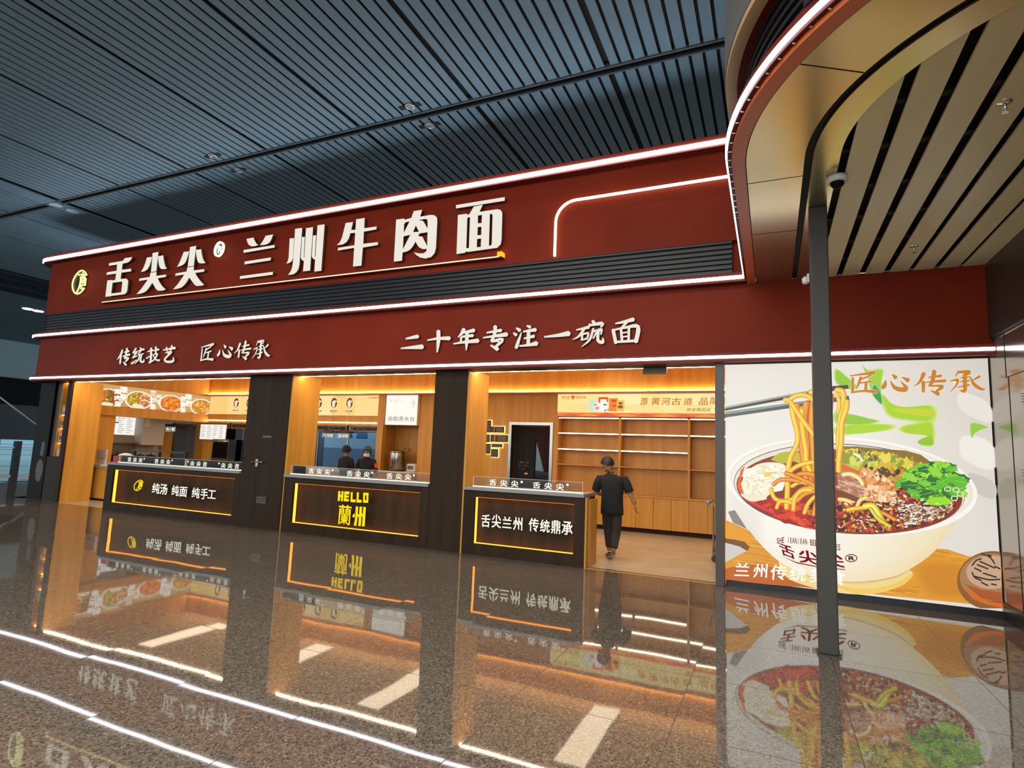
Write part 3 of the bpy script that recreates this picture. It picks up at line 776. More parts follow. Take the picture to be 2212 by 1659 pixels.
# brush lettering, stroke by stroke
K1 = zc(850, 675, 4.022); K2 = zc(240, 725, 6.144)
BR1 = {
 'er': [[(108,228,14),(160,218,26),(212,208,34)], [(65,312,12),(150,305,26),(252,298,42)]],
 'shi': [[(295,241,12),(390,226,24),(487,224,36)], [(390,160,34),(390,250,32),(379,345,12)]],
 'nian': [[(612,145,34),(590,185,24),(560,216,8)], [(598,178,18),(700,155,34)], [(596,210,18),(690,200,28)], [(588,215,20),(584,262,16)], [(522,272,12),(620,257,24),(735,245,38)], [(640,170,28),(636,250,30),(632,330,8)]],
 'zhuan': [[(810,176,14),(935,155,30)], [(780,219,12),(880,205,24),(985,190,38)], [(884,120,34),(880,180,28),(852,250,24)], [(852,252,20),(945,236,34),(888,298,20)], [(845,285,14),(905,320,36)]],
 'zhu': [[(1068,135,14),(1098,156,32)], [(1043,178,14),(1066,196,30)], [(1112,172,8),(1085,250,26),(1066,308,28)], [(1160,115,14),(1188,128,30)], [(1128,166,14),(1235,150,34)], [(1135,226,14),(1220,206,30)], [(1095,291,14),(1180,282,24),(1245,268,42)], [(1174,155,30),(1170,285,30)]],
 'yi': [[(1312,212,14),(1420,200,28),(1525,182,46)]],
 'wan': [[(1590,152,12),(1695,128,28)], [(1655,145,24),(1612,205,20),(1558,236,6)], [(1640,185,18),(1636,240,18)], [(1640,190,16),(1692,180,18),(1682,226,16)], [(1636,238,14),(1686,226,16)], [(1730,75,28),(1748,96,26)], [(1706,100,18),(1694,138,14)], [(1708,112,18),(1812,95,32),(1802,128,12)], [(1736,140,20),(1705,235,20),(1636,297,6)], [(1735,168,14),(1768,158,18),(1735,225,14)], [(1783,145,22),(1776,240,28),(1818,258,30),(1818,222,12)], [(1783,152,16),(1808,146,20),(1802,192,12)]],
 'mian': [[(1930,96,14),(2010,80,26),(2085,60,36)], [(2025,86,24),(1984,132,18)], [(1908,150,30),(1932,266,30)], [(1915,152,16),(2020,130,22),(2124,124,36),(2106,256,36)], [(1935,256,20),(2100,246,24)], [(1976,142,22),(1986,246,22)], [(2046,130,22),(2042,246,22)], [(1985,178,13),(2042,170,13)], [(1990,212,13),(2042,206,13)]],
}
BR2 = {
 'chuan': [[(150,188,20),(130,250,26),(82,318,8)], [(130,262,22),(118,372,22)], [(170,222,12),(237,205,28)], [(150,276,12),(245,250,30)], [(212,170,26),(195,260,24),(176,302,20)], [(176,305,16),(226,296,28),(190,348,18)], [(160,350,12),(197,388,30)]],
 'tong': [[(332,168,22),(290,230,18)], [(290,235,16),(348,212,18),(285,295,16)], [(280,296,14),(345,270,16)], [(270,372,26),(340,322,10)], [(385,160,18),(402,182,26)], [(350,207,12),(437,180,28)], [(395,202,18),(360,257,16),(428,240,18)], [(378,265,18),(355,330,18),(308,376,8)], [(402,260,20),(390,338,26),(430,346,26),(436,312,8)]],
 'ji': [[(485,212,14),(552,190,24)], [(532,165,26),(525,340,28),(500,352,12)], [(468,302,18),(552,255,12)], [(555,202,12),(632,183,28)], [(595,150,26),(590,240,20)], [(555,256,12),(612,240,22),(570,320,20),(500,366,8)], [(560,266,12),(600,322,22),(642,326,26)]],
 'yi4': [[(690,192,14),(848,163,36)], [(735,155,22),(742,206,16)], [(808,133,24),(790,198,16)], [(720,232,18),(802,214,24),(714,310,24),(740,346,30),(820,340,30),(826,288,10)]],
}
K5 = zc(1860, 780, 5.925); K4 = zc(1560, 780, 5.924)
PO = {                              # the four big characters of the poster, used on the fascia as well
 'jiang': (K4, [[(1632,192,14),(1780,172,24),(1945,152,44)], [(1668,215,30),(1666,405,34)], [(1650,405,20),(1800,385,26),(1975,396,40)], [(1900,185,20),(1775,235,22)], [(1772,210,34),(1740,300,28),(1710,362,8)], [(1758,285,14),(1905,262,26)], [(1838,280,34),(1835,380,36)]]),
 'xin': (K5, [[(312,250,16),(300,310,50),(270,345,44)], [(372,255,10),(420,335,44),(510,368,54),(575,350,52),(498,258,6)], [(390,172,8),(440,215,54)], [(515,206,8),(600,250,56)]]),
 'chuan': (K5, [[(800,160,50),(745,270,30),(672,323,6)], [(793,270,46),(792,395,36)], [(855,212,14),(1020,192,34)], [(828,275,14),(960,262,30),(1075,255,36)], [(932,130,52),(905,270,44),(862,318,20)], [(862,322,14),(1040,325,36),(960,385,30)], [(885,380,10),(985,425,50)]]),
 'cheng': (K5, [[(1228,145,30),(1385,142,44),(1310,190,22)], [(1235,150,20),(1200,198,14)], [(1318,180,44),(1322,375,46),(1262,378,14)], [(1272,218,16),(1372,206,20)], [(1266,268,16),(1376,252,22)], [(1232,335,14),(1380,308,22)], [(1140,260,16),(1235,240,26),(1205,320,22),(1132,400,6)], [(1510,200,36),(1425,248,14)], [(1385,200,14),(1440,300,40),(1530,360,36),(1585,362,8)]]),
}
def brush(b, strokes, conv, y, depth=.05, n=0, box=None, src=None):
    fr = FY(y)
    for s in strokes:
        pl = stroke_poly(s)
        if box:                     # fit into a box on the plane
            (x0, z0, x1, z1), (sx0, sy0, sx1, sy1) = box, src
            w = [(x0+(p[0]-sx0)/(sx1-sx0)*(x1-x0), z1-(p[1]-sy0)/(sy1-sy0)*(z1-z0)) for p in pl]
        else:
            w = [P2(px, py, y) for px, py in conv(pl)]
        b.plate(fr, w, n, n-depth) if depth else b.face([fr(p[0], p[1], n) for p in w])
def extent(strokes):
    pts = [p for s in strokes for p in stroke_poly(s)]
    return min(p[0] for p in pts), min(p[1] for p in pts), max(p[0] for p in pts), max(p[1] for p in pts)
YB = 8.10
def two_tone(b, y):
    for f in b.bm.faces:
        f.material_index = 0 if all(abs(v.co.y-y) < 1e-4 for v in f.verts) else 1
LM = [M['letter'], M['letterside']]
t = thing('slogan_sign', 'white lit slogan of four characters, leftmost on the lower red band', 'sign', (-12.7, 8.12, 3.2), 'lit slogans on the lower red band')
for k in ('chuan', 'tong', 'ji', 'yi4'):
    b = B(); brush(b, BR2[k], K2, YB, .04); two_tone(b, YB); b.build('character', LM, t)
t = thing('slogan_sign', 'white lit slogan of four characters, second from left on the lower red band', 'sign', (-9.9, 8.12, 3.2), 'lit slogans on the lower red band')
for k, (x0, y0, x1, y1) in zip(('jiang', 'xin', 'chuan', 'cheng'), ((1185,100,1370,338), (1410,118,1615,302), (1635,65,1860,330), (1885,55,2120,308))):
    cc = [P2(*q, YB) for q in K2([(x0, (y0+y1)/2), (x1, (y0+y1)/2), ((x0+x1)/2, y0), ((x0+x1)/2, y1)])]
    b = B(); brush(b, PO[k][1], None, YB, .04, 0, (cc[0][0], cc[3][1], cc[1][0], cc[2][1]), extent(PO[k][1])); two_tone(b, YB); b.build('character', LM, t)
t = thing('slogan_sign', 'white lit slogan of eight characters above the right counter', 'sign', (-3.8, 8.12, 3.2), 'lit slogans on the lower red band')
for k in BR1:
    b = B(); brush(b, BR1[k], K1, YB, .04); two_tone(b, YB); b.build('character', LM, t)

# ================================================================ COUNTERS
def counter(x0, x1, label, right_end=False):
    t = thing('service_counter', label, 'counter', ((x0+x1)/2, 8.5, 0), 'dark walnut service counters')
    pz0, pz1 = .175, .895
    mx = .25 if x1-x0 > 3 else .22
    px0, px1 = x0+mx-.02, x1-(.16 if right_end else .16)
    b = B()
    b.box(x0, px0, Y0, 8.8, 0, 1.0); b.box(px1, x1, Y0, 8.8, 0, 1.0)
    b.box(px0, px1, Y0, 8.8, 0, pz0); b.box(px0, px1, Y0, 8.8, pz1, 1.0)
    b.box(px0, px1, Y0+.135, 8.8, pz0, pz1)
    b.build('body', M['walnut'], t)
    fp = B().box(px0+.008, px1-.008, Y0+.12, Y0+.135, pz0+.008, pz1-.008).build('front_panel', M['panelwood'], t)
    b = B()                         # light strip set into the sides of the recess
    b.box(px0, px0+.006, Y0+.045, Y0+.105, pz0, pz1); b.box(px1-.006, px1, Y0+.045, Y0+.105, pz0, pz1)
    b.box(px0, px1, Y0+.045, Y0+.105, pz0, pz0+.006); b.box(px0, px1, Y0+.045, Y0+.105, pz1-.006, pz1)
    b.build('edge_light', M['amber'], fp)
    B().box(x0+.002, x1-.002, Y0-.04, 8.85, 1.0, 1.055).build('stone_top', M['marble'], t, bevel=.006)
    return t, px0, px1
c1, p10, p11 = counter(-13.69, -9.505, 'long dark walnut counter on the left with white three-part slogan')
c2, p20, p21 = counter(-8.355, -5.175, 'dark walnut counter in the middle with yellow HELLO lettering')
c3, p30, p31 = counter(-4.515, -2.5, 'short dark walnut counter on the right beside the entrance', True)
B().box(-2.5, -2.475, Y0+.02, 8.42, 0, 1.0).build('end_panel', M['oak'], c3)
B().box(-2.5, -2.455, 8.42, 8.78, 0, .965).build('side_cabinet', M['oak'], c3)
YP = Y0-.03
fr = FY(YP)
def chars(parent, s, boxes, y, mt, bold=.028, dep=.018, shear=0):
    for ch, (x0, z0, x1, z1) in zip(s, boxes):
        b = B(); put_text(b, ch, FY(y), x0, z0, x1, z1, 0, -dep, bold, shear); two_tone(b, y)
        b.build('character', [mt, M['letterside']], parent)
def pxboxes(l, y): 
    r = []
    for (x0, y0, x1, y1) in l:
        a = P2((x0+x1)/2, y0, y); c = P2((x0+x1)/2, y1, y)
        r.append((P2(x0, (y0+y1)/2, y)[0], c[1], P2(x1, (y0+y1)/2, y)[0], a[1]))
    return r
def zb(ox, oy, sc, l): return [(ox+a/sc, oy+b_/sc, ox+c/sc, oy+d/sc) for a, b_, c, d in l]
t = thing('counter_sign', 'white lit seven-character slogan on the left counter front', 'sign', (-11.3, YP, .4))
chars(t, '纯汤纯面纯手工', pxboxes(zb(275, 1020, 10.288, [(553,240,720,475),(725,260,890,500),(985,290,1150,525),(1160,325,1330,550),(1435,340,1610,575),(1625,360,1790,605),(1785,400,1970,590)]), YP), YP, M['letterw'], .016)
t = thing('counter_emblem', 'small yellow neon oval emblem on the left counter front', 'emblem', (-12.5, YP, .5))
b = B()
a0, a1 = P2(240, 1048, YP), None
ex0, ez1 = P2(290.5, 1036, YP); ex1, ez0 = P2(307, 1061, YP)
for s in EMB:
    pts = [(ex0+(x-300)/680*(ex1-ex0), ez1-(y-290)/1050*(ez1-ez0)) for x, y in s]
    for p, q in zip(pts, pts[1:]):
        dx, dz = q[0]-p[0], q[1]-p[1]; l = math.hypot(dx, dz) or 1; w = .007
        nx, nz, e0, e1 = -dz/l*w, dx/l*w, dx/l*w, dz/l*w
        b.plate(fr, [(p[0]-e0+nx, p[1]-e1+nz), (q[0]+e0+nx, q[1]+e1+nz), (q[0]+e0-nx, q[1]+e1-nz), (p[0]-e0-nx, p[1]-e1-nz)], 0, -.008)
b.build('neon_tube', M['yellow'], t)
t = thing('counter_sign', 'yellow HELLO with two yellow characters on the middle counter front', 'sign', (-6.9, YP, .25))
H = zc(700, 1040, 15.085)
def yl(polys, holes=()):
    b = B(); raised(b, polys, H, YP, .016, holes); two_tone(b, YP); b.build('character', [M['yellow'], M['yellowside']], t)
yl([[(465,320),(535,315),(525,440),(565,440),(575,318),(635,322),(610,645),(550,640),(558,505),(522,505),(512,635),(445,635)]])
yl([[(665,325),(828,330),(820,425),(725,412),(722,455),(810,465),(802,530),(715,522),(712,560),(808,570),(802,655),(642,645)]])
yl([[(875,350),(935,345),(922,580),(1028,592),(1020,680),(858,668)]])
yl([[(1070,360),(1135,355),(1120,592),(1222,600),(1215,692),(1055,684)]])
yl([[(1280,365),(1450,375),(1435,695),(1268,690)]], [[(1335,450),(1388,452),(1380,615),(1328,610)]])
bz = pxboxes(zb(700, 1040, 15.085, [(465,760,880,1415), (920,815,1360,1465)]), YP)
b = B(); put_text(b, '蘭', FY(YP), *bz[0], 0, -.016, .010); two_tone(b, YP); b.build('character', [M['yellow'], M['yellowside']], t)
yl([[(1035,815),(1112,820),(1085,1200),(1050,1448),(970,1430),(1015,1200)], [(1160,820),(1240,828),(1195,1452),(1115,1450)], [(1280,830),(1362,838),(1320,1465),(1235,1460)], [(985,1030),(1000,1100),(980,1195),(918,1135)], [(1098,1040),(1140,1110),(1128,1170),(1092,1130)], [(1228,1020),(1262,1090),(1252,1150),(1218,1110)]])
t = thing('counter_sign', 'white lit eight-character slogan on the right counter front', 'sign', (-3.4, YP, .35))
chars(t, '舌尖兰州传统鼎承', pxboxes(zb(1020, 1090, 9.217, [(182,195,360,450),(390,195,575,465),(600,240,785,470),(815,250,1000,515),(1125,270,1325,540),(1350,300,1545,555),(1570,315,1755,585),(1780,335,2000,605)]), YP), YP, M['letterw'], .016)

# glass guards with the repeated shop name
def guard(x0, x1, label, names, mirrored=()):
    t = thing('glass_guard', label, 'glass guard', ((x0+x1)/2, 8.36, 1.055), 'low glass guards on the counters')
    z1 = 1.215
    gp = B().box(x0, x1, 8.352, 8.362, 1.06, z1).build('glass_pane', M['glass'], t)
    b = B()
    b.box(x0, x1, 8.351, 8.363, z1, z1+.004); b.box(x0, x0+.006, 8.351, 8.363, 1.06, z1); b.box(x1-.006, x1, 8.351, 8.363, 1.06, z1)
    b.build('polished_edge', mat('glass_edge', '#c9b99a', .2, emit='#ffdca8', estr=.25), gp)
    B().box(x0, x1, 8.34, 8.375, 1.055, 1.068).build('base_light', emis('guard_led', '#fff1d6', 1.6), t)
    for gx, mir in names:
        b = B(); f2 = FY(8.348)
        for i, ch in enumerate('舌尖尖'):
            p = gx+(i if not mir else 2-i)*.19
            if mir: f3 = Frame((2*p+.125, 8.348, 0), (-1, 0, 0), (0, 0, 1), (0, -1, 0)); put_text(b, ch, f3, p, 1.085, p+.125, 1.185, 0, 0, .028)
            else: put_text(b, ch, f2, p, 1.085, p+.125, 1.185, 0, 0, .028)
        e = gx+(.56 if not mir else -.07)
        b.face([f2(e+.02*math.cos(a*.7), 1.17+.02*math.sin(a*.7), 0) for a in range(9)])
        b.build('frosted_name', M['letterw'], gp)
    return t
gn = lambda px, py: P2(px, py, 8.348)[0]
guard(-13.45, -11.25, 'low glass guard with white names, left half of the long counter', [(gn(276, 991), False), (gn(334, 996), False)])
guard(-11.24, -9.52, 'low glass guard with white names, right half of the long counter', [(gn(411, 1000), True), (gn(478, 1003), True)])
guard(-8.3, -6.72, 'low glass guard with white names, left half of the middle counter', [(gn(667, 1018), False)])
guard(-6.71, -5.2, 'low glass guard with white names, right half of the middle counter', [(gn(749, 1024), False), (gn(835, 1030), False)])
guard(-4.4, -2.56, 'low glass guard with white names on the right counter', [(gn(1057, 1042), False), (gn(1151, 1048), False)])

# ================================================================ INSIDE THE SHOP
for x, y0, y1, lab in ((-14.4, 10.1, 12.5, 'leftmost warm ceiling panel light in the shop'), (-10.7, 10.1, 12.5, 'warm ceiling panel light left of the workers'), (-7.45, 10.0, 12.4, 'warm ceiling panel light over the tea niche'), (-3.2, 10.0, 12.6, 'warm ceiling panel light over the display shelves'), (-.3, 10.0, 12.6, 'rightmost warm ceiling panel light in the shop')):
    t = thing('ceiling_light', lab, 'light', (x, (y0+y1)/2, 3.57), 'warm ceiling panel lights')
    B().box(x-.3, x+.3, y0, y1, 3.575, 3.6).build('frame', M['white'], t)
    B().box(x-.27, x+.27, y0+.03, y1-.03, 3.57, 3.576).build('diffuser', M['ceilpanel'], t)

for x, y, sx, sy, z, lab in ((-17.1, 12.4, .35, 1.9, 3.57, 'added cool white fill light over the kitchen behind the hatch'), (-12.8, 13.1, 3.0, .1, 2.4, 'added cool white fill strip behind the rear kitchen window')):
    t = thing('kitchen_fill_light', lab, 'light', (x, y, z), 'added cool fill lights in the kitchen')  # lights added to brighten the kitchen
    B().box(x-sx, x+sx, y-sy, y+sy, z+.005, z+.03).build('frame', M['white'], t)
    B().box(x-sx+.02, x+sx-.02, y-sy+.02, y+sy-.02, z, z+.006).build('diffuser', emis('cool_panel', '#f2f6ff', 13.0) if z > 3 else emis('cool_strip', '#d8ecff', 12.0), t)
B().box(-15.9, -9.7, 13.05, 13.12, 2.43, 2.47).build('trim_8', M['white'])['kind'] = 'structure'

for x, lab in ((-14.3, 'added unseen fill strip just behind the lintel, leftmost'), (-12.2, 'added unseen fill strip just behind the lintel, above the left counter'), (-10.2, 'added unseen fill strip behind the lintel near the left pillar'), (-6.8, 'added unseen fill strip behind the lintel of the middle counter'), (-3.4, 'added unseen fill strip behind the lintel of the right counter'), (-1.5, 'added unseen fill strip behind the lintel over the entrance')):
    t = thing('ceiling_fill_strip', lab, 'light', (x, 8.9, 3.57), 'added fill strips behind the lintel')  # unseen glowing strips, added to brighten the inside of the shop
    B().box(x-.62, x+.62, 8.75, 9.03, 3.575, 3.6).build('frame', M['white'], t)
    B().box(x-.6, x+.6, 8.77, 9.01, 3.57, 3.576).build('diffuser', M['fillstrip'], t)

def pboxes(b, fr, boxes, col, n=.002):
    for x0, z0, x1, z1 in boxes: b.face([fr(x0, z0, n), fr(x1, z0, n), fr(x1, z1, n), fr(x0, z1, n)], col)
def fill(b, fr, body, box, col, n, bold=.02, shear=0, quad=None):
    """printed lettering in a colour of its own"""
    k = len(b.bm.faces)
    put_text(b, body, fr, *(box or (0, 0, 1, 1)), n=n, depth=0, bold=bold, shear=shear, quad=quad)
    if b.cl is None: b.cl = b.bm.loops.layers.float_color.new('Col')
    b.bm.faces.ensure_lookup_table()
    for f in b.bm.faces[k:]:
        for l in f.loops: l[b.cl] = (*lin(col), 1)
def blob(cx, cz, rx, rz, n=9, jit=.25, rot=0):
    r = []
    for i in range(n):
        a = 2*math.pi*i/n+random.uniform(-.2, .2); q = 1+random.uniform(-jit, jit)
        x, z = rx*q*math.cos(a), rz*q*math.sin(a)
        r.append((cx+x*math.cos(rot)-z*math.sin(rot), cz+x*math.sin(rot)+z*math.cos(rot)))
    return r
def pf(b, fr, poly, col, n):
    b.face([fr(p[0], p[1], n) for p in poly], col)
def food_bowl(b, fr, cx, cz, rx, rz, pal, n0):
    e = lambda k, dx=0, dz=0: [(cx+dx+rx*k*math.cos(a*math.pi/16), cz+dz+rz*k*math.sin(a*math.pi/16)) for a in range(32)]
    pf(b, fr, e(1.02, .01, -.012), '#9a6a34', n0); pf(b, fr, e(1), '#f4ece0', n0+.0004); pf(b, fr, e(.9), '#d8c8b2', n0+.0008); pf(b, fr, e(.84), pal[0], n0+.0012)
    for i in range(110):
        a, q = random.uniform(0, 6.28), .80*math.sqrt(random.random())
        x, z = cx+rx*q*math.cos(a), cz+rz*q*math.sin(a)
        w = 1 if len(pal) < 5 else (0 if x < cx-.1*rx else 2)
        pf(b, fr, stroke_poly([(x, z, .018), (x+random.uniform(-.05, .05), z+random.uniform(-.03, .03), .03), (x+random.uniform(-.09, .09), z+random.uniform(-.05, .05), .012)]) if i % 2 else blob(x, z, .035, .025, 7, .3), random.choice(pal[1+w:3+w] if len(pal) > 4 else pal[1:]), n0+.0014+i*1e-5)
_sp = stroke_poly
def stroke_poly(pts):               # widths below 2 are metres here
    if max(p[2] for p in pts) < 1:
        return [(x/1000, y/1000) for x, y in _sp([(a*1000, b_*1000, w*1000) for a, b_, w in pts])]
    return _sp(pts)
random.seed(11)
# food picture light box on the side wall above the kitchen hatch
t = thing('food_light_box', 'backlit picture menu of noodle bowls along the left side wall', 'menu board', (-16.40, 11, 2.46))
B().box(-16.45, -16.40, 9.17, 12.84, 2.46, 3.05).build('casing', M['oak'], t)
b = B(); fr = FX(-16.398)
pboxes(b, fr, [(9.2, 2.475, 12.80, 3.035)], '#c99a5e', 0)
Q = lambda x, y: PX2(220+x/6.506, 830+y/6.506, -16.398)
for (x, y, pal) in ((95, 195, ['#a6401c', '#c8752c', '#e0b060', '#6d8c22', '#8a3a1a']), (520, 225, ['#b5652a', '#7fae2a', '#d8c030', '#c06a2a', '#e8d2a0']), (975, 272, ['#d9641c', '#ee8a2a', '#c44a16', '#f0a94a']), (1400, 320, ['#d8742c', '#f0c060', '#e05a2a', '#a9b43a'])):
    cx, cz = Q(x, y); food_bowl(b, fr, cx, cz, .40, .26, pal, .001)
    for d in (0, .05): pf(b, fr, [(cx-.42+d, cz+.21-d*.3), (cx-.2+d, cz+.27-d*.3), (cx-.2+d, cz+.275-d*.3), (cx-.42+d, cz+.216-d*.3)], '#f0e2cc', .0035)
    if x < 600: pf(b, fr, blob(cx-.02, cz-.17, .16, .07, 9, .15), '#f2dfbd', .004)
for cols in (((180, 60, '菜肉面', 85, 260), (262, 25, '酸牛', 95, 205)), ((680, 75, '兰炒条', 80, 290), (765, 140, '州拉', 65, 135)), ((1105, 165, '菜肠面', 68, 240), (1175, 130, '酸肥', 85, 185))):
    for x, y, s, w, h in cols:
        for i, ch in enumerate(s):
            hh = h/len(s); a = Q(x, y+i*hh); c = Q(x+w, y+i*hh+hh*.92+w*.1)
            fill(b, fr, ch, (a[0], c[1], c[0], a[1]), '#fff6ea', .006, .05)
b.build('backlit_print', M['printsoft'], t)
B().box(-16.45, -16.36, 9.17, 12.84, 2.2, 2.455).build('lower_rail', M['oak'], t)
# noodle type light box along the rear wall
t = thing('noodle_light_box', 'long golden backlit board of noodle types on the rear wall', 'menu board', (-13, 12.8, 2.2))
B().box(-16.39, -9.70, 12.80, 12.86, 2.46, 3.05).build('casing', M['oak'], t)
b = B(); fr = FY(12.797)
for i in range(8): pboxes(b, fr, [(-16.38+.833*i, 2.475, -16.38+.833*(i+1), 3.04)], mixc('#f2c878', '#fbdc98', (i % 3)/2), 0)
for i in range(40):
    z = random.uniform(2.5, 3.0); x = random.uniform(-16.3, -10.2); pboxes(b, fr, [(x, z, x+random.uniform(.3, 1), z+.004)], '#eab95f', .0004)
xa = P2(510.5, 871, 12.8)[0]; xd = P2(755.3, 871, 12.8)[0]; xc = P2(720, 871, 12.8)[0]
pitch = xd-xc; n = round((xd-xa)/pitch); pitch = (xd-xa)/n
for i, nm in zip(range(n+1), ['毛细', '细面', '三细', '二细', '韭叶', '薄宽', '宽面', '大宽', '棱子', '荞麦', '大宽', '大宽', '大宽', '大宽']):
    x = xa+i*pitch; z = 2.83
    ov = lambda k: [(x+.115*k*math.cos(a*math.pi/14), z+.15*k*math.sin(a*math.pi/14)) for a in range(28)]
    pf(b, fr, ov(1.15), '#fde9ae', .0008); pf(b, fr, ov(1), '#55361a', .0012)
    pf(b, fr, [(x-.07, z+.03), (x-.05, z-.12), (x+.03, z-.135), (x+.045, z+.03)], '#fff0c8', .0016)
    for d in (-.03, -.005, .02): pf(b, fr, [(x+d, z+.02), (x+d, z-.12), (x+d+.006, z-.12), (x+d+.006, z+.02)], '#c99a58', .0018)
    pf(b, fr, [(x-.085, z+.02), (x-.05, z+.06), (x+.02, z+.085), (x+.1, z+.055), (x+.11, z+.03), (x+.03, z+.02)], '#f6d2a4', .002)
    pf(b, fr, [(x-.13, 2.6), (x-.09, 2.625), (x+.09, 2.625), (x+.13, 2.6), (x+.09, 2.575), (x-.09, 2.575)], '#8a5f1a', .0012)
    fill(b, fr, nm, (x-.08, 2.578, x+.08, 2.622), '#f8dd94', .0018, .02)
    fill(b, fr, '招牌', (x-.035, 2.52, x+.035, 2.55), '#9a6b22', .0016, .0)
fill(b, fr, '九种面型', (P2(795.5, 862, 12.8)[0], 2.945, P2(820.5, 862, 12.8)[0], 3.005), '#a8752a', .0016, .01)
b.build('backlit_print', M['printsoft'], t)
B().box(-16.39, -9.70, 12.78, 12.86, 2.2, 2.455).build('lower_rail', M['oak'], t)
B().box(-16.39, -9.70, 12.775, 12.785, 2.27, 2.285).build('rail_light', M['ledsoft'], t)
# dark plaques with gold lettering
for s, x0, x1, lab in (('甄选高原黄牛肉', P2(443, 920, 12.79)[0], P2(496, 920, 12.79)[0], 'dark plaque about beef, leftmost above the rear window'), ('文火慢炖入味', P2(499, 920, 12.79)[0], P2(499, 920, 12.79)[0]+1.5, 'dark plaque about slow stewing, beside the left pillar'), ('手工现拉九款面', P2(749, 926, 12.79)[0]-1.5, P2(749, 926, 12.79)[0], 'dark plaque about hand pulled noodles, right of the left pillar'), ('一清二白三红四绿五黄', P2(754, 926, 12.79)[0], P2(819.5, 926, 12.79)[0], 'dark plaque with ten gold characters beside the oak pilaster')):
    t = thing('gold_plaque', lab, 'plaque', ((x0+x1)/2, 12.8, 2.03), 'dark plaques with gold lettering')
    bo_ = B().box(x0, x1, 12.80, 12.85, 2.03, 2.2).build('board', mat('plaque_brown', '#2e1d16', .35), t)
    b = B(); b.plate(FY(12.80), [(x0+.015, 2.045), (x1-.015, 2.045), (x1-.015, 2.185), (x0+.015, 2.185)], 0, .003, [[(x0+.025, 2.055), (x1-.025, 2.055), (x1-.025, 2.175), (x0+.025, 2.175)]]); b.build('border', M['gold'], bo_)
    b = B(); put_text(b, s, FY(12.80), x0+.07, 2.07, x1-.07, 2.165, .004, 0, .012); b.build('lettering', M['gold'], bo_)
# small hanging signs
for s, q0, q1, Y, lab in (('兰州小吃', (312, 921), (337, 930), 11.8, 'small hanging sign nearest the hood'), ('牛肉小碗', (352.5, 922), (378, 932), 12.2, 'small hanging sign left of the plaques'), ('牛肉面', (697, 936), (720.5, 944.5), 12.5, 'small hanging sign left above the worker'), ('盖浇饭', (730, 936.5), (754, 946), 12.5, 'small hanging sign right above the worker')):
    x0, z1 = P2(*q0, Y); x1, z0 = P2(*q1, Y)
    t = thing('hanging_sign', lab, 'sign', ((x0+x1)/2, Y, z0), 'small hanging signs')
    bo_ = B().box(x0, x1, Y, Y+.03, z0, z1).build('board', M['black'], t)
    b = B(); b.plate(FY(Y), [(x0, z0), (x1, z0), (x1, z1), (x0, z1)], 0, .004, [[(x0+.01, z0+.01), (x1-.01, z0+.01), (x1-.01, z1-.01), (x0+.01, z1-.01)]]); b.build('border', M['letter'], bo_)
    b = B(); put_text(b, s, FY(Y), x0+.03, z0+.02, x1-.03, z1-.02, .004, 0, .02); b.build('lettering', M['letterw'], bo_)
    B().box(x0+.03, x1-.03, Y, Y+.03, z1, z1+.09).build('bracket', mat('sign_bracket', '#3a2a20', .5), t)
    if Y > 12.4: B().box(x0+.1, x1-.1, Y+.02, 12.80, z1+.03, z1+.07).build('arm', M['black'], t)
    else:
        for x in (x0+.06, x1-.06): B().tube([(x, Y+.015, z1+.09), (x, Y+.015, 3.6)], .006, 6).build('rod', M['black'], t)
# menu sheets
def sheet(lab, fr, x0, z0, x1, z1, rows, par_loc, thick=.02):
    t = thing('menu_sheet', lab, 'menu', par_loc, 'white menu sheets')
    b = B(); b.plate(fr, [(x0, z0), (x1, z0), (x1, z1), (x0, z1)], 0, thick); pn = b.build('panel', M['white'], t)
    b = B(); pboxes(b, fr, [(x0+.01, z0+.01, x1-.01, z1-.01)], '#f1eee6', thick+.001)
    for i in range(rows):
        z = z1-.05-(z1-z0-.08)*i/rows
        for k in range(4):
            x = x0+.05+(x1-x0-.08)*k/4
            pboxes(b, fr, [(x, z-.012, x+(x1-x0)*random.uniform(.08, .19), z)], '#6a6660', thick+.002)
    b.build('print', M['printsoft'], pn)
a, c = PX2(217, 898, -17.6), PX2(289.5, 941, -17.6)
sheet('large white menu board on the kitchen wall behind the hatch', FX(-17.6), a[0], c[1], c[0], a[1]+.02, 8, (-17.58, (a[0]+c[0])/2, c[1]))
a, c = P2(435, 916, 12.74), P2(487.5, 951, 12.74)
sheet('white menu sheet below the leftmost gold plaque', FY(12.74), a[0], c[1], c[0], a[1], 7, ((a[0]+c[0])/2, 12.74, c[1]))
t = thing('order_screen', 'small black edged order screen in front of the white menu board', 'screen', (-17.2, 10.6, 1.95))
a, c = PX2(226, 896, -17.2), PX2(256, 914, -17.2)
B().box(-17.24, -17.2, a[0], c[0], c[1], a[1]).build('casing', M['black'], t)
b = B(); pboxes(b, FX(-17.2), [(a[0]+.01, c[1]+.03, c[0]-.01, a[1]-.01)], '#e8e6e0', .002)
for i in range(4): pboxes(b, FX(-17.2), [(a[0]+.03+(i % 2)*.18, c[1]+.06+(i//2)*.07, a[0]+.13+(i % 2)*.18, c[1]+.075+(i//2)*.07)], '#77736c', .003)
b.build('display', M['printsoft'], t)
B().tube([(-17.22, (a[0]+c[0])/2, a[1]), (-17.22, (a[0]+c[0])/2, 3.6)], .012, 6).build('hanger', M['black'], t)
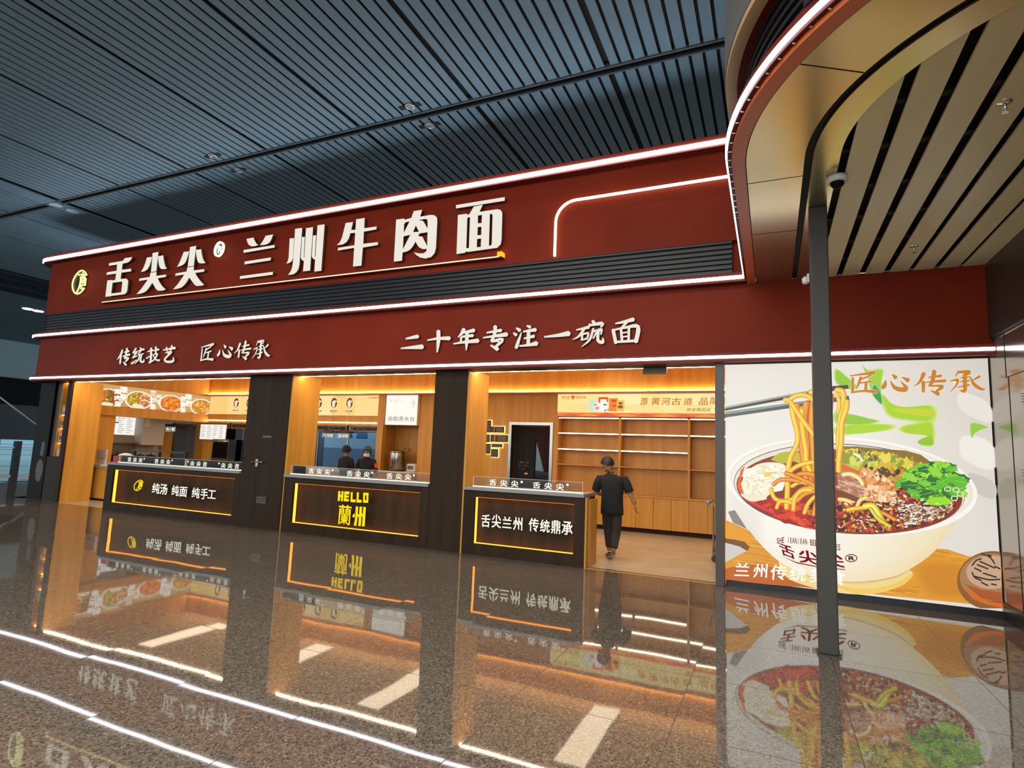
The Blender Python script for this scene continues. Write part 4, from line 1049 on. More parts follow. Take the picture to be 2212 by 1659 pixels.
# kitchen behind the hatch
t = thing('extract_hood', 'pale grey kitchen extract duct behind the hatch', 'duct', (-17.3, 11.9, 1.41))
a = PX2(311, 905, -17.2); c = PX2(336, 962, -17.2); d = PX2(352, 962, -17.2)
B().box(-17.58, -17.2, a[0], d[0], c[1], 3.58).build('duct', mat('duct_grey', '#bdb6ab', .45), t, bevel=.004)
B().box(-17.2, -17.17, a[0]+.02, a[0]+.2, c[1]+.55, c[1]+.85).build('access_panel', M['white'], t)
t = thing('kitchen_door', 'steel framed glass kitchen door beyond the hatch', 'door', (-17.57, 13, 0))
a = PX2(375, 914, -17.55); c = PX2(424, 984, -17.55)
b = B(); y0, y1, z1 = a[0], c[0], a[1]
b.box(-17.6, -17.54, y0, y0+.07, 0, z1); b.box(-17.6, -17.54, y1-.07, y1, 0, z1); b.box(-17.6, -17.54, y0, y1, z1-.07, z1); b.box(-17.6, -17.54, (y0+y1)/2+.12, (y0+y1)/2+.16, 0, z1)
kf = b.build('frame', M['steel'], t)
B().box(-17.58, -17.56, y0+.07, y1-.07, 0, z1-.07).build('glass', mat('smoky_glass', '#55616a', .1), t)
B().box(-17.54, -17.51, (y0+y1)/2+.05, (y0+y1)/2+.1, 1.0, 1.15).build('handle', M['black'], t)
tag(B().box(-17.595, -17.5, y0-.36, y0-.02, 0, 2.0).build('brown_board', M['oak_dark']), 'brown wooden board between the duct and the kitchen door', 'board')
t = thing('cooking_range', 'stainless cooking range along the kitchen wall behind the hatch', 'range', (-17.2, 11.2, 0))
B().box(-17.58, -16.9, 10.1, 11.9, 0, .88).build('cabinet', M['steel'], t)
B().box(-17.58, -17.54, 10.1, 11.35, .88, 1.45).build('splashback', M['steel'], t)
B().box(-17.56, -17.3, 10.1, 11.35, 1.45, 1.5).build('shelf', M['steel'], t)
for i in range(5):
    y = 10.3+i*.33
    tt = thing('stock_pot' if i % 2 else 'sauce_jar', ('dark pot, nearest on the cooking range', 'steel pot, second on the cooking range', 'dark jar in the middle of the cooking range', 'steel pot, fourth on the cooking range', 'dark jar at the far end of the cooking range')[i], 'pot', (-17.2, y, .88), 'pots on the cooking range')
    B().lathe([(.12, 0), (.14, .03), (.14, .2), (.15, .21)], (-17.2, y, .88), 16).build('body', M['steel'] if i % 2 else mat('dark_pot', '#2b211c', .4), tt)
    B().lathe([(.15, 0), (.12, .03), (.02, .05), (.02, .08), (.001, .085)], (-17.2, y, 1.09), 16).build('lid', M['black'], tt)
# cash desk at the left entrance
t = thing('cash_desk', 'low oak cash desk inside the left entrance', 'counter', (-15.85, 9.7, 0))
B().box(-16.40, -15.30, 9.3, 10.1, .06, .82).build('body', M['oak'], t)
B().box(-16.42, -15.28, 9.27, 10.12, .82, .86).build('stone_top', M['marble'], t)
B().box(-16.38, -15.34, 9.34, 10.06, 0, .06).build('plinth', M['walnut'], t)
t = thing('till_screen', 'pale till screen standing on the cash desk', 'till', (-15.95, 9.6, .86))
x0, z1 = P2(211, 970, 9.6); x1, z0 = P2(228, 990, 9.6)
b = B(); b.box(x0, x1, 9.6, 9.64, z0, z1); b.build('screen', M['white'], t, bevel=.006)
b = B(); b.box(x0+.06, x1-.06, 9.62, 9.68, .88, z0+.04); b.box(x0, x1, 9.5, 9.8, .86, .89); b.build('stand', M['white'], t)
# things on the left counter
t = thing('heat_lamp_bar', 'long black heat lamp bar standing on the left counter', 'heat lamp', (-11.8, 8.72, 1.055))
x0 = P2(290, 976, 8.75)[0]; x1 = P2(407, 980, 8.75)[0]
b = B(); b.box(x0, x1, 8.66, 8.80, 1.315, 1.345); b.build('lamp_bar', M['black'], t)
for x in (x0+.05, (x0+x1)/2, x1-.05): B().box(x-.02, x+.02, 8.70, 8.76, 1.055, 1.315).build('post', M['black'], t)
t = thing('steamer_pot', 'white lidded steamer pot at the left end of the left counter', 'pot', (-13.5, 8.53, 1.055))
px = -13.5
B().lathe([(.12, 0), (.14, .02), (.14, .14)], (px, 8.53, 1.055), 24).build('body', M['steel'], t)
ld = B().lathe([(.147, 0), (.14, .03), (.08, .06), (.015, .07)], (px, 8.53, 1.195), 24).build('lid', M['white'], t)
B().lathe([(.012, 0), (.025, .02), (.02, .04), (.001, .045)], (px, 8.53, 1.262), 12).build('knob', M['black'], ld)
x0, z1 = P2(246, 984, 8.42); x1, z0 = P2(275, 993, 8.42)
tag(B().box(x0, x1, 8.41, 8.43, 1.056, z1).build('red_notice', mat('red_card', '#c8282a', .5)), 'red card behind the glass guard at the left end of the left counter', 'card')
for i, (q, c, lab) in enumerate((((322, 994), '#c9a67a', 'wicker bread tray under the left part of the heat lamp'), ((352, 995), '#b99a74', 'pale tray under the right part of the heat lamp'))):
    x = P2(*q, 8.53)[0]
    t = thing('food_tray', lab, 'tray', (x, 8.53, 1.055), 'trays on the left counter')
    B().lathe([(.08, 0), (.125, .05), (.13, .055), (.118, .05), (.075, .012), (.001, .01)], (x, 8.53, 1.055), 20).build('tray', mat('tray_%d' % i, c, .6), t)
    b = B()
    for k in range(5): b.lathe([(.02, 0), (.035, .015), (.03, .04), (.001, .05)], (x-.06+.03*k, 8.52+.03*(k % 2), 1.068), 10)
    b.build('buns', mat('bun_%d' % i, '#d9b583', .6), t)
t = thing('steam_oven', 'small steel steam oven with dark glass below the menu sheet', 'oven', (-15.7, 12.6, 1.03))
a, c = P2(460, 948, 12.45), P2(491, 990, 12.45)
B().box(a[0], c[0], 12.45, 12.72, 1.03, a[1]).build('body', M['steel'], t)
B().box(a[0]+.04, c[0]-.04, 12.44, 12.45, 1.12, a[1]-.09).build('door_glass', M['blackgloss'], t)
B().tube([(a[0]+.05, 12.42, a[1]-.06), (c[0]-.05, 12.42, a[1]-.06)], .012, 8).build('handle', M['chrome'], t)
tag(B().box(-15.95, -9.72, 12.3, 12.72, .94, 1.03).build('rear_worktop', M['steel']), 'steel worktop under the rear kitchen window', 'worktop')
# tea corner
tag(B().box(-9.695, -9.5, 12.70, 12.855, 0, 3.045).build('oak_pilaster', M['oak']), 'oak pilaster left of the tea corner', 'pilaster')
t = thing('tea_sign', 'white lit self-service tea sign above the brown niche', 'sign', (-9.02, 12.75, 2.24))
B().box(-9.49, -8.47, 12.76, 12.86, 2.235, 3.045).build('casing', M['white'], t)
b = B(); fr = FY(12.757); pboxes(b, fr, [(-9.48, 2.245, -8.48, 3.035)], '#f7f1e6', 0)
z9 = lambda x, y: P2(680+x/9.217, 840+y/9.217, 12.757)
a, c = z9(1470, 545), z9(1985, 640); fill(b, fr, '自助茶水台', (a[0], c[1]-.01, c[0], a[1]), '#6e6656', .001, .005)
a, c = z9(1570, 215), z9(1675, 268); fill(b, fr, '舌尖尖', (a[0], c[1], c[0], a[1]), '#b9ad9c', .001, .0)
cx, cz = z9(1955, 290)
for k0, k1, x, z, sz in ((1, .94, cx, cz, .105), (1, .88, *z9(1515, 240), .045)):
    for i in range(20):
        a0, a1 = i*math.pi/10, (i+1)*math.pi/10
        if 17 <= i: continue
        b.face([fr(x+sz*.75*k*math.cos(a_), z+sz*k*math.sin(a_), .001) for k, a_ in ((k0, a0), (k0, a1), (k1, a1), (k1, a0))], '#bdb4a4')
    fill(b, fr, '唐', (x-.02*sz/.1, z-.06*sz/.1, x+.06*sz/.1, z+.07*sz/.1), '#bdb4a4', .0012, 0)
a, c = z9(1700, 248), z9(1785, 254); pboxes(b, fr, [(a[0], c[1], c[0], a[1])], '#c9bfae', .001)
b.build('backlit_print', M['printsoft'], t)
t = thing('tea_table', 'pale tea table inside the brown niche', 'table', (-8.98, 12.95, 0))
B().box(-9.49, -8.48, 12.55, 13.28, .98, 1.02).build('tabletop', M['white'], t)
B().box(-9.47, -8.5, 12.6, 13.28, 0, .98).build('cabinet', M['oak'], t)
x0, x1 = P2(842, 1000, 12.85)[0], P2(872, 1000, 12.85)[0]; xb, rb = (x0+x1)/2, (x1-x0)/2*.95
t = thing('water_boiler', 'steel cylindrical water boiler on the tea table', 'boiler', (xb, 12.85, 1.02))
B().lathe([(rb*.9, 0), (rb, .02), (rb, .46), (rb*.97, .48)], (xb, 12.85, 1.04), 28).build('body', M['steel'], t)
B().lathe([(rb*1.03, 0), (rb*1.0, .025), (rb*.4, .05), (.02, .055), (.02, .075), (.001, .08)], (xb, 12.85, 1.52), 28).build('lid', M['steel'], t)
B().lathe([(rb*1.02, 0), (rb*1.02, .03)], (xb, 12.85, 1.02), 28).build('base', M['black'], t)
b = B(); b.tube([(xb, 12.85-rb, 1.12), (xb, 12.85-rb-.05, 1.12), (xb, 12.85-rb-.055, 1.09)], .014, 8); b.build('tap', M['black'], t)
b = B()
for i in range(6):
    a0, a1 = R(200+i*8), R(208+i*8); q = rb+.003
    b.face([(xb+q*math.cos(a0), 12.85+q*math.sin(a0), 1.22), (xb+q*math.cos(a1), 12.85+q*math.sin(a1), 1.22), (xb+q*math.cos(a1), 12.85+q*math.sin(a1), 1.44), (xb+q*math.cos(a0), 12.85+q*math.sin(a0), 1.44)])
b.build('warning_label', mat('red_label', '#b02018', .5), t)
for s in (-1, 1): B().tube([(xb+s*rb, 12.85, 1.4), (xb+s*(rb+.03), 12.83, 1.4), (xb+s*(rb+.03), 12.83, 1.34), (xb+s*rb, 12.85, 1.34)], .008, 6).build('handle', M['black'], t)
x0, z1 = P2(880, 1003, 12.8); x1, z0 = P2(897, 1021, 12.8)
t = thing('tissue_box', 'white rounded paper dispenser beside the boiler', 'dispenser', ((x0+x1)/2, 12.85, 1.02))
B().box(x0, x1, 12.75, 12.95, 1.02, z1+.02).build('casing', M['white'], t, bevel=.03)
B().box(x0+.04, x1-.04, 12.742, 12.75, 1.09, z1-.03).build('window', mat('smoke_plastic', '#6d675e', .25), t)
t = thing('wall_tap', 'chrome twin tap on the niche wall above the dispenser', 'tap', (P2(879, 970, 13.25)[0], 13.25, 1.45))
x, z = P2(879, 971, 13.25)
b = B()
for s in (-.06, .06): b.tube([(x+s, 13.29, z), (x+s, 13.2, z+.03), (x+s*1.3, 13.18, z-.05)], .012, 8)
b.tube([(x-.06, 13.27, z), (x+.06, 13.27, z)], .012, 8); b.build('spout', M['chrome'], t)
x, z = P2(838, 962, 13.27)
tag(B().box(x-.08, x+.08, 13.26, 13.299, z-.06, z+.06).build('small_notice', mat('navy_notice', '#1d2430', .4)), 'small navy notice on the niche wall', 'notice')
for k, (q, lab) in enumerate((((836, 972), 'pale wall socket under the navy notice, left one'), ((844, 972), 'pale wall socket under the navy notice, right one'))):
    x, z = P2(*q, 13.27); tag(B().box(x-.04, x+.04, 13.28, 13.299, z-.05, z+.05).build('wall_socket', M['white']), lab, 'socket', 'niche wall sockets')

# ---------------------------------------------------------------- right room: shelves, banner, door
t = thing('display_shelf', 'wide oak display shelving with cabinets below on the rear wall', 'shelf', (-1.2, 13.0, 0))
XS = [-4.6, -3.11, -1.61, -.11, 1.39, 2.3]
B().box(-4.6, 2.3, 13.2, 13.28, 0, 2.52).build('back_panel', M['oak'], t)
for x in XS: B().box(x-.02, x+.02, 12.86, 13.2, .8, 2.5).build('upright', M['oak'], t)
for i in range(5):
    for k, z in enumerate((1.405, 1.76, 2.13, 2.49)):
        if i == 2 and k == 1: continue
        sf = B().box(XS[i]+.02, XS[i+1]-.02, 12.87, 13.2, z-.012, z+.012).build('shelf', M['oak'], t)
        if k and not (i == 2 and k == 1): B().box(XS[i]+.03, XS[i+1]-.03, 12.862, 12.87, z-.012, z+.006).build('shelf_light', emis('shelf_led', '#ffe9c8', 14.0) if 'shelf_led' not in bpy.data.materials else bpy.data.materials['shelf_led'], sf)
B().box(-4.6, 2.3, 12.84, 13.2, .77, .80).build('counter_top', M['oak'], t)
B().box(-4.6, 2.3, 12.95, 13.2, 0, .1).build('toe_kick', M['walnut'], t)
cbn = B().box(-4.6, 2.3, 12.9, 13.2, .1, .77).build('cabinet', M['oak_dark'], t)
x = -4.59
while x < 2.2:
    B().box(x+.006, min(x+.375, 2.3)-.006, 12.865, 12.9, .105, .765).build('cabinet_door', M['oak'], cbn); x += .3735
t = thing('banner_light_box', 'cream and orange backlit banner above the display shelving', 'banner', (-1.2, 12.8, 2.52))
B().box(-4.6, 2.3, 12.80, 12.86, 2.525, 3.05).build('casing', M['oak'], t)
b = B(); fr = FY(12.797)
z6 = lambda x, y: P2(1190+x/5.978, 830+y/5.978, 12.797)
for i in range(14): 
    x0, x1 = -4.59+6.88*i/14, -4.59+6.88*(i+1)/14
    pboxes(b, fr, [(x0, 2.61, x1, 3.04)], mixc('#f6dc8c', '#f9e6a8', (i % 4)/3), 0)
pboxes(b, fr, [(-4.59, 2.53, 2.29, 2.61)], '#f0661a', .0002)
for i in range(16):
    x = -4.5+i*.43; pf(b, fr, [(x, 2.53), (x+.5, 2.53), (x+.22, 2.59+.015*(i % 3))], '#f58a2c' if i % 2 else '#e2481a', .0006)
for i in range(5):                  # faint hills
    x = -3.9+i*1.2; pf(b, fr, blob(x, 2.72, .5, .08, 11, .3), '#f3d78a', .0004)
def zt(s, x0, y0, x1, y1, col, n=.002, bold=.01, shear=0):
    a, c = z6(x0, y0), z6(x1, y1); fill(b, fr, s, (a[0], c[1], c[0], a[1]), col, n, bold, shear)
for s, x0, x1 in (('游', 1155, 1255), ('黄', 1295, 1410), ('河', 1430, 1545), ('古', 1560, 1685), ('道', 1710, 1830), ('品', 1910, 2030)):
    zt(s, x0, 165+x0*.006, x1, 263+x0*.004, '#c8641c', .002, .010, .1)
a = z6(2055, 165); c = z6(2180, 263); fill(b, fr, '陇', (a[0], c[1], c[0]-.0, a[1]), '#c8641c', .002, .010, .1)
zt('原风味', 2200, 160, 2560, 262, '#c8641c', .002, .010, .1)
zt('赏甘肃风光', 1750, 308, 2065, 356, '#8a6a2a', .002, .005, .05); zt('拾陇原好物', 2110, 306, 2430, 356, '#8a6a2a', .002, .005, .05)
zt('尚百堂', 140, 152, 242, 183, '#d8762a', .002, .03); zt('陇原优选', 318, 152, 455, 185, '#d8762a', .002, .02)
a, c = z6(140, 192), z6(242, 196); pboxes(b, fr, [(a[0], c[1], c[0], a[1])], '#e0a050', .002)
x, z = z6(284, 165); pf(b, fr, blob(x, z, .045, .04, 12, .1), '#e0661c', .002); x, z = z6(286, 188); pboxes(b, fr, [(x-.012, z-.02, x+.012, z+.06)], '#e0661c', .002)
for i in range(12):
    x, z = z6(1240+i*40, 348-(i % 3)*3); pf(b, fr, [(x, z), (x+.1, z+.004), (x+.1, z+.012)], '#e2c377', .0015)
for (x0, y0, x1, y1, col) in ((498, 195, 590, 350, '#cfe0c4'), (560, 240, 640, 345, '#f4e6dc'), (618, 168, 740, 240, '#e2481a'), (640, 195, 720, 345, '#fdf6ee'), (715, 232, 780, 345, '#f6ead8'), (752, 182, 862, 350, '#ec7a1e'), (850, 208, 948, 350, '#f6b43c')):
    a, c = z6(x0, y0), z6(x1, y1); pboxes(b, fr, [(a[0], c[1], c[0], a[1])], col, .002+x0*1e-6)
for (x, y, rx, rz, col) in ((600, 310, .05, .04, '#d88a8a'), (820, 215, .06, .03, '#b8481a'), (898, 245, .05, .02, '#3a2a1a'), (898, 290, .06, .04, '#8a4a1a'), (700, 335, .03, .02, '#8a6ab8'), (740, 330, .03, .025, '#8ac040'), (575, 265, .03, .015, '#6a4a4a'), (700, 265, .05, .02, '#8a5a3a'), (820, 280, .05, .03, '#c8501a')):
    xx, zz = z6(x, y); pf(b, fr, blob(xx, zz, rx, rz, 10, .2), col, .0032)
b.build('backlit_print', M['printsoft'], t)
# dark curtained doorway
dr = struct(B().box(-5.84, -4.70, 13.0, 13.3, 0, .002).build('door_1', M['void']), 'dark curtained doorway in the oak wall', 'door')
b = B(); b.box(-5.84, -5.77, 12.82, 13.0, 0, 2.37); b.box(-4.77, -4.70, 12.82, 13.0, 0, 2.37); b.box(-5.77, -4.77, 12.82, 13.0, 2.30, 2.37); b.build('door_frame', M['steel'], dr)
b = B(); b.box(-5.77, -4.77, 13.10, 13.14, 0, 2.3); b.build('door_leaf', mat('dark_glass_door', '#15181d', .15), dr)
b = B(); b.face([(-5.2, 13.095, 1.85), (-5.22, 13.095, 1.22), (-4.9, 13.095, 1.2)]); b.build('door_glass', mat('slate_glass', '#5f7f90', .2), dr)
t = thing('door_curtain', 'dark curtain tied to the right inside the doorway', 'curtain', (-5.3, 13.05, 1.2))
b = B()
def fold(x0t, x1t, x0b, x1b, zt_, zb_, n, mi):
    b.mi = mi
    for i in range(n):
        u0, u1 = i/n, (i+1)/n
        y0, y1 = 13.05+.02*(i % 2), 13.05+.02*((i+1) % 2)
        b.face([(x0t+(x1t-x0t)*u0, y0, zt_), (x0t+(x1t-x0t)*u1, y1, zt_), (x0b+(x1b-x0b)*u1, y1, zb_), (x0b+(x1b-x0b)*u0, y0, zb_)])
fold(-5.74, -5.22, -5.74, -5.25, 2.28, .4, 9, 0); fold(-5.3, -4.8, -4.98, -4.82, 2.28, 1.2, 10, 1)
b.build('cloth', [mat('black_curtain', '#1b1a1e', .9), mat('maroon_curtain', '#35191a', .9)], t)
b = B(); z4 = lambda x, y: P2(1030+x/6.913, 830+y/6.913, 13.03)
for s, x0, y0, x1, y1 in (('“这个面馆', 630, 1150, 778, 1185), ('味道，绝对', 622, 1198, 775, 1232), ('牛大”', 635, 1245, 715, 1282)):
    a, c = z4(x0, y0), z4(x1, y1); put_text(b, s, FY(13.03), a[0], c[1], c[0], a[1], 0, 0, .03)
b.build('printed_words', mat('curtain_print', '#e6d3b6', .6), t)
# small bowl emblem printed beside the words
b = B(); x, z = z4(735, 1335); fr = FY(13.03)
b.face([fr(x-.05, z+.02), fr(x+.05, z+.02), fr(x+.035, z-.02), fr(x-.035, z-.02)]); b.build('printed_bowl', M['gold'], t)
# glowing dark picture boards
BD = [(128,535,208,725), (210,625,405,730), (122,745,190,872), (200,748,465,872), (120,882,202,1045), (215,882,378,950), (210,960,315,1095)]
names = ['tall dark picture board, topmost of the glowing group', 'dark picture board right of the tallest one', 'dark picture board behind the oak edge, middle left', 'widest dark picture board of the glowing group', 'dark text board at the lower left of the glowing group', 'small dark text board below the widest one', 'lowest dark text board of the glowing group']
for (x0, y0, x1, y1), lab in zip(BD, names):
    a, c = [P2(1030+p[0]/6.913, 830+p[1]/6.913, 12.80) for p in ((x0, y0), (x1, y1))]
    t = thing('picture_board', lab, 'picture', ((a[0]+c[0])/2, 12.8, c[1]), 'glowing dark picture boards')
    bo_ = B().box(a[0]+.006, c[0]-.006, 12.80, 12.825, c[1]+.006, a[1]-.006).build('board', mat('dark_print', '#241812', .4), t)
    B().box(a[0]-.006, c[0]+.006, 12.828, 12.848, c[1]-.006, a[1]+.006).build('halo_light', M['halo'], t)
    b = B(); fr = FY(12.80); w, h = c[0]-a[0], a[1]-c[1]
    if x0 in (210, 200) and y0 < 800:
        for q, cc in ((.08, '#5a3018'), (.2, '#b0703a'), (.3, '#402012'), (.42, '#8a4a20')): pf(b, fr, [(a[0]+w*q, c[1]+.02), (a[0]+w*(q+.09), c[1]+.02), (a[0]+w*(q+.12), a[1]-.02), (a[0]+w*(q+.03), a[1]-.02)], cc, .002)
        for i in range(5):
            for k in range(4): pboxes(b, fr, [(a[0]+w*(.55+.09*k), c[1]+h*(.15+.15*i), a[0]+w*(.61+.09*k), c[1]+h*(.22+.15*i))], '#a98a64', .002)
    else:
        for i in range(4):
            for k in range(4): pboxes(b, fr, [(a[0]+w*(.12+.2*k), c[1]+h*(.1+.2*i), a[0]+w*(.24+.2*k), c[1]+h*(.2+.2*i))], '#8a6a4a', .002)
    b.build('print', M['ink'], bo_)
# small sensor under the lintel
x0, z1 = P2(1390, 800, 8.5); x1, z0 = P2(1441, 808, 8.5)
tag(B().box(x0, x1, 8.46, 8.52, z0, 2.95).build('door_sensor', mat('sensor_grey', '#5c4c3c', .4)), 'flat grey sensor box under the lintel over the entrance', 'sensor')
# trolley half hidden behind the post
t = thing('hand_trolley', 'grey hand trolley half hidden behind the bronze post', 'trolley', (-.5, 10.4, 0))
xt = P2(1541, 1100, 10.0)[0]
b = B(); b.tube([(xt, 10.0, .12), (xt, 10.0, .88), (xt-.06, 9.98, .95)], .016, 8); b.tube([(xt, 10.7, .12), (xt, 10.7, .88), (xt-.06, 10.7, .95)], .016, 8); b.tube([(xt-.06, 9.94, .95), (xt-.06, 10.74, .95)], .02, 8); b.build('handle', M['steel'], t)
B().box(xt-.02, xt+.95, 9.98, 10.72, .12, .17).build('deck', mat('trolley_deck', '#6a6a68', .5), t)
for dx in (.02, .85):
    for y in (10.03, 10.67):
        b = B(); b.tube([(xt+dx, y-.018, .058), (xt+dx, y+.018, .058)], .056, 14); b.box(xt+dx-.02, xt+dx+.02, y-.024, y+.024, .06, .12); b.build('wheel', M['black'], t)
B().tube([(xt-.085, 9.93, .93), (xt-.055, 9.97, .97)], .03, 8).build('grip', mat('grip_grey', '#9a9aa6', .5), t)

# ================================================================ BACKLIT NOODLE POSTER
YQ = 8.30
E = lambda x, y: P2(1540+x/2.765, 740+y/2.765, YQ)
pf5 = lambda b, pts, col, n: pf(b, FY(YQ), [E(*p) for p in pts], col, n)
po = thing('noodle_poster', 'huge backlit poster of a white noodle bowl with chopsticks beside the entrance', 'poster', (.9, 8.45, 0))
PX0, PX1, PZ0, PZ1 = E(72, 0)[0]+.0, 2.318, .082, 2.925
B().box(PX0, PX1, 8.305, 8.55, .07, 2.925).build('light_box', M['black'], po)
B().box(PX0-.0, PX1, 8.29, 8.55, 0, .07).build('plinth', M['black'], po)
random.seed(3)
b = B(); b.cl = b.bm.loops.layers.float_color.new('Col')
fr = FY(YQ)
def bgcol(u, v):                    # u to the right, v upward
    c = mixc('#e4dfd4', '#efebe2', min(1, max(0, 1-abs(v-.45)*2)))
    if u > .55: c = mixc(c, '#d2cac0', min(1, (u-.55)*2.2)*(.4+.6*v))
    return c
NX, NZ = 14, 14
for i in range(NX):
    for k in range(NZ):
        cs = [(i, k), (i+1, k), (i+1, k+1), (i, k+1)]
        b.face([fr(PX0+(PX1-PX0)*p/NX, PZ0+(PZ1-PZ0)*q/NZ, 0) for p, q in cs], [bgcol(p/NX, q/NZ) for p, q in cs])
L = .0004
def curve(pts, n=6):
    r = []
    m_ = len(pts)
    for i in range(m_-1):
        p0, p1, p2, p3 = pts[max(i-1, 0)], pts[i], pts[i+1], pts[min(i+2, m_-1)]
        for k in range(n):
            t = k/n
            r.append(tuple(.5*((2*q)+(c-a)*t+(2*a-5*q+4*c-d)*t*t+(3*q-a-3*c+d)*t**3) for a, q, c, d in zip(p0, p1, p2, p3)))
    r.append(pts[-1]); return r
def soft(pts, col, n, steps=7, spread=.10, back='#e6e1d6'):
    pts = curve(pts[-2:]+pts+pts[:2], 4)[8:-5] if len(pts) > 3 else pts
    if steps > 4: spread = max(spread, .12)
    cx = sum(p[0] for p in pts)/len(pts); cy = sum(p[1] for p in pts)/len(pts)
    for i in range(steps):
        k = 1+spread*(1-2*i/(steps-1)) if steps > 1 else 1
        pf5(b, [(cx+(p[0]-cx)*k, cy+(p[1]-cy)*k) for p in pts], mixc(back, col, (i+1)/steps), n+i*L*.2)
def clampx(pts): return [(min(max(x, 74), 1726), y) for x, y in pts]
# blurred pale bands right
soft([(1480, 300), (1640, 360), (1655, 480), (1480, 400)], '#e6e0d8', L, 3, .05, '#dcd5cc')
soft([(1490, 560), (1660, 600), (1670, 760), (1490, 690)], '#ebe7df', L, 3, .05, '#dcd5cc')
soft([(1520, 780), (1672, 830), (1680, 930), (1580, 900)], '#c9c2b8', L*2, 3, .05, '#dcd5cc')
# blurred green leaves
soft([(735, 160), (800, 205), (865, 270), (800, 275), (735, 235)], '#8cc61a', 2*L)
soft([(892, 132), (925, 165), (1012, 160), (1008, 220), (995, 350), (945, 290), (925, 215)], '#9ccb1e', 2*L)
soft([(965, 250), (1000, 300), (1010, 365), (985, 350), (950, 300)], '#2e9a2a', 4*L, 4)
soft([(1000, 300), (1060, 360), (1150, 385), (1310, 378), (1312, 470), (1180, 465), (1060, 440), (1015, 370)], '#a4d012', 3*L, 5, .06)
soft([(1080, 395), (1290, 400), (1308, 440), (1150, 425)], '#c6cf10', 5*L, 3, .06, '#a4d012')
soft([(735, 420), (810, 425), (940, 455), (990, 470), (900, 490), (740, 480)], '#8fc320', 3*L, 5, .06)
soft([(735, 510), (850, 490), (1060, 490), (1050, 520), (860, 545), (740, 545)], '#a6d30c', 3*L, 5, .06)
soft([(1120, 510), (1200, 485), (1310, 480), (1312, 610), (1230, 600), (1290, 560), (1150, 540)], '#a8cf10', 3*L, 5, .06)
soft([(1230, 585), (1300, 560), (1312, 610), (1240, 608)], '#8fbf14', 5*L, 3, .06, '#a8cf10')
soft([(1542, 480), (1642, 505), (1600, 520), (1560, 545), (1545, 570)], '#8fc832', 3*L, 4, .05)
# wooden board
BO = [(74, 1060), (120, 1078), (205, 1118), (420, 1180), (900, 1200), (1400, 1235), (1520, 1275), (1640, 1300), (1722, 1340), (1726, 1580), (74, 1414)]
pf5(b, BO, '#dd951e', 8*L)
for i in range(220):                # long grain
    x = random.uniform(90, 1500); y = random.uniform(1130, 1500)
    if y > 1414+(x-74)*.1-12 or y < 1080+(x-74)*.12: continue
    l = random.uniform(60, 220); d = random.uniform(2, 6)
    pf5(b, [(x, y), (x+l, y+l*.17), (min(x+l+10, 1720), y+l*.17+d), (x, y+d)], random.choice(['#eaa626', '#c87a12', '#f0b53a', '#b96a10', '#d88c1a']), (9+i*.002)*L)
soft([(76, 1350), (300, 1330), (560, 1420), (560, 1462), (76, 1412)], '#c05f08', 10*L, 4, .0, '#dd951e')
soft([(1240, 1330), (1480, 1340), (1560, 1490), (1300, 1500)], '#cf8417', 10*L, 7, .2, '#dd951e')
pf5(b, [(74, 1178), (130, 1185), (185, 1200), (212, 1222), (205, 1245), (180, 1255), (74, 1312)], '#cfcac0', 11*L)
pf5(b, [(74, 1170), (130, 1176), (190, 1190), (220, 1222), (205, 1245), (160, 1218), (74, 1195)], '#7c4a12', 11.5*L)
pf5(b, [(74, 1075), (120, 1092), (240, 1160), (215, 1215), (150, 1180), (74, 1168)], '#e89a14', 11*L)
pf5(b, [(90, 1010), (130, 1000), (150, 1030), (205, 1115), (120, 1075)], '#8a8478', 7*L)
# bowl: foot, body, rim
foot = curve([(390, 1290), (405, 1360), (470, 1420), (620, 1468), (800, 1500), (960, 1500), (1080, 1470), (1160, 1430), (1192, 1375), (1150, 1350)])
pf5(b, foot, '#efd48e', 12*L)
pf5(b, curve([(700, 1440), (900, 1470), (1080, 1440), (1192, 1378), (1160, 1430), (1080, 1470), (960, 1500), (840, 1500)]), '#f2c75e', 12.5*L)
body = curve([(84, 810), (110, 930), (180, 1070), (280, 1200), (400, 1310), (560, 1385), (750, 1425), (900, 1425), (1080, 1395), (1230, 1320), (1340, 1230), (1420, 1120), (1500, 1010), (1572, 920)])
# shaded body in vertical strips
top = [(84, 810), (829, 860), (1572, 920)]
K_ = 26
def body_y(x):
    best = None
    for p, q in zip(body, body[1:]):
        if min(p[0], q[0]) <= x <= max(p[0], q[0]) and abs(p[0]-q[0]) > 1e-6:
            best = p[1]+(q[1]-p[1])*(x-p[0])/(q[0]-p[0])
    return best
xs = [86+(1570-86)*i/K_ for i in range(K_+1)]
for i in range(K_):
    x0, x1 = xs[i], xs[i+1]
    y0b, y1b = body_y(x0) or 815, body_y(x1) or 925
    y0t, y1t = 815+(x0-84)*.07, 815+(x1-84)*.07
    for k in range(5):
        f0, f1 = k/5, (k+1)/5
        def cc(x, f):
            u = (x-84)/1490
            c = mixc('#f6f2e8', '#ecdfb8', max(0, min(1, (u-.35)*2)))
            c = mixc(c, '#f0cf96', max(0, f-.72)*1.8*(1 if u > .3 else .4))
            if u < .12: c = mixc(c, '#ddd8cf', .5)
            return c
        q = [(x0, y0t+(y0b-y0t)*f0), (x1, y1t+(y1b-y1t)*f0), (x1, y1t+(y1b-y1t)*f1), (x0, y0t+(y0b-y0t)*f1)]
        b.face([fr(*E(*p), 13*L) for p in q], [cc(q[0][0], f0), cc(q[1][0], f0), cc(q[2][0], f1), cc(q[3][0], f1)])
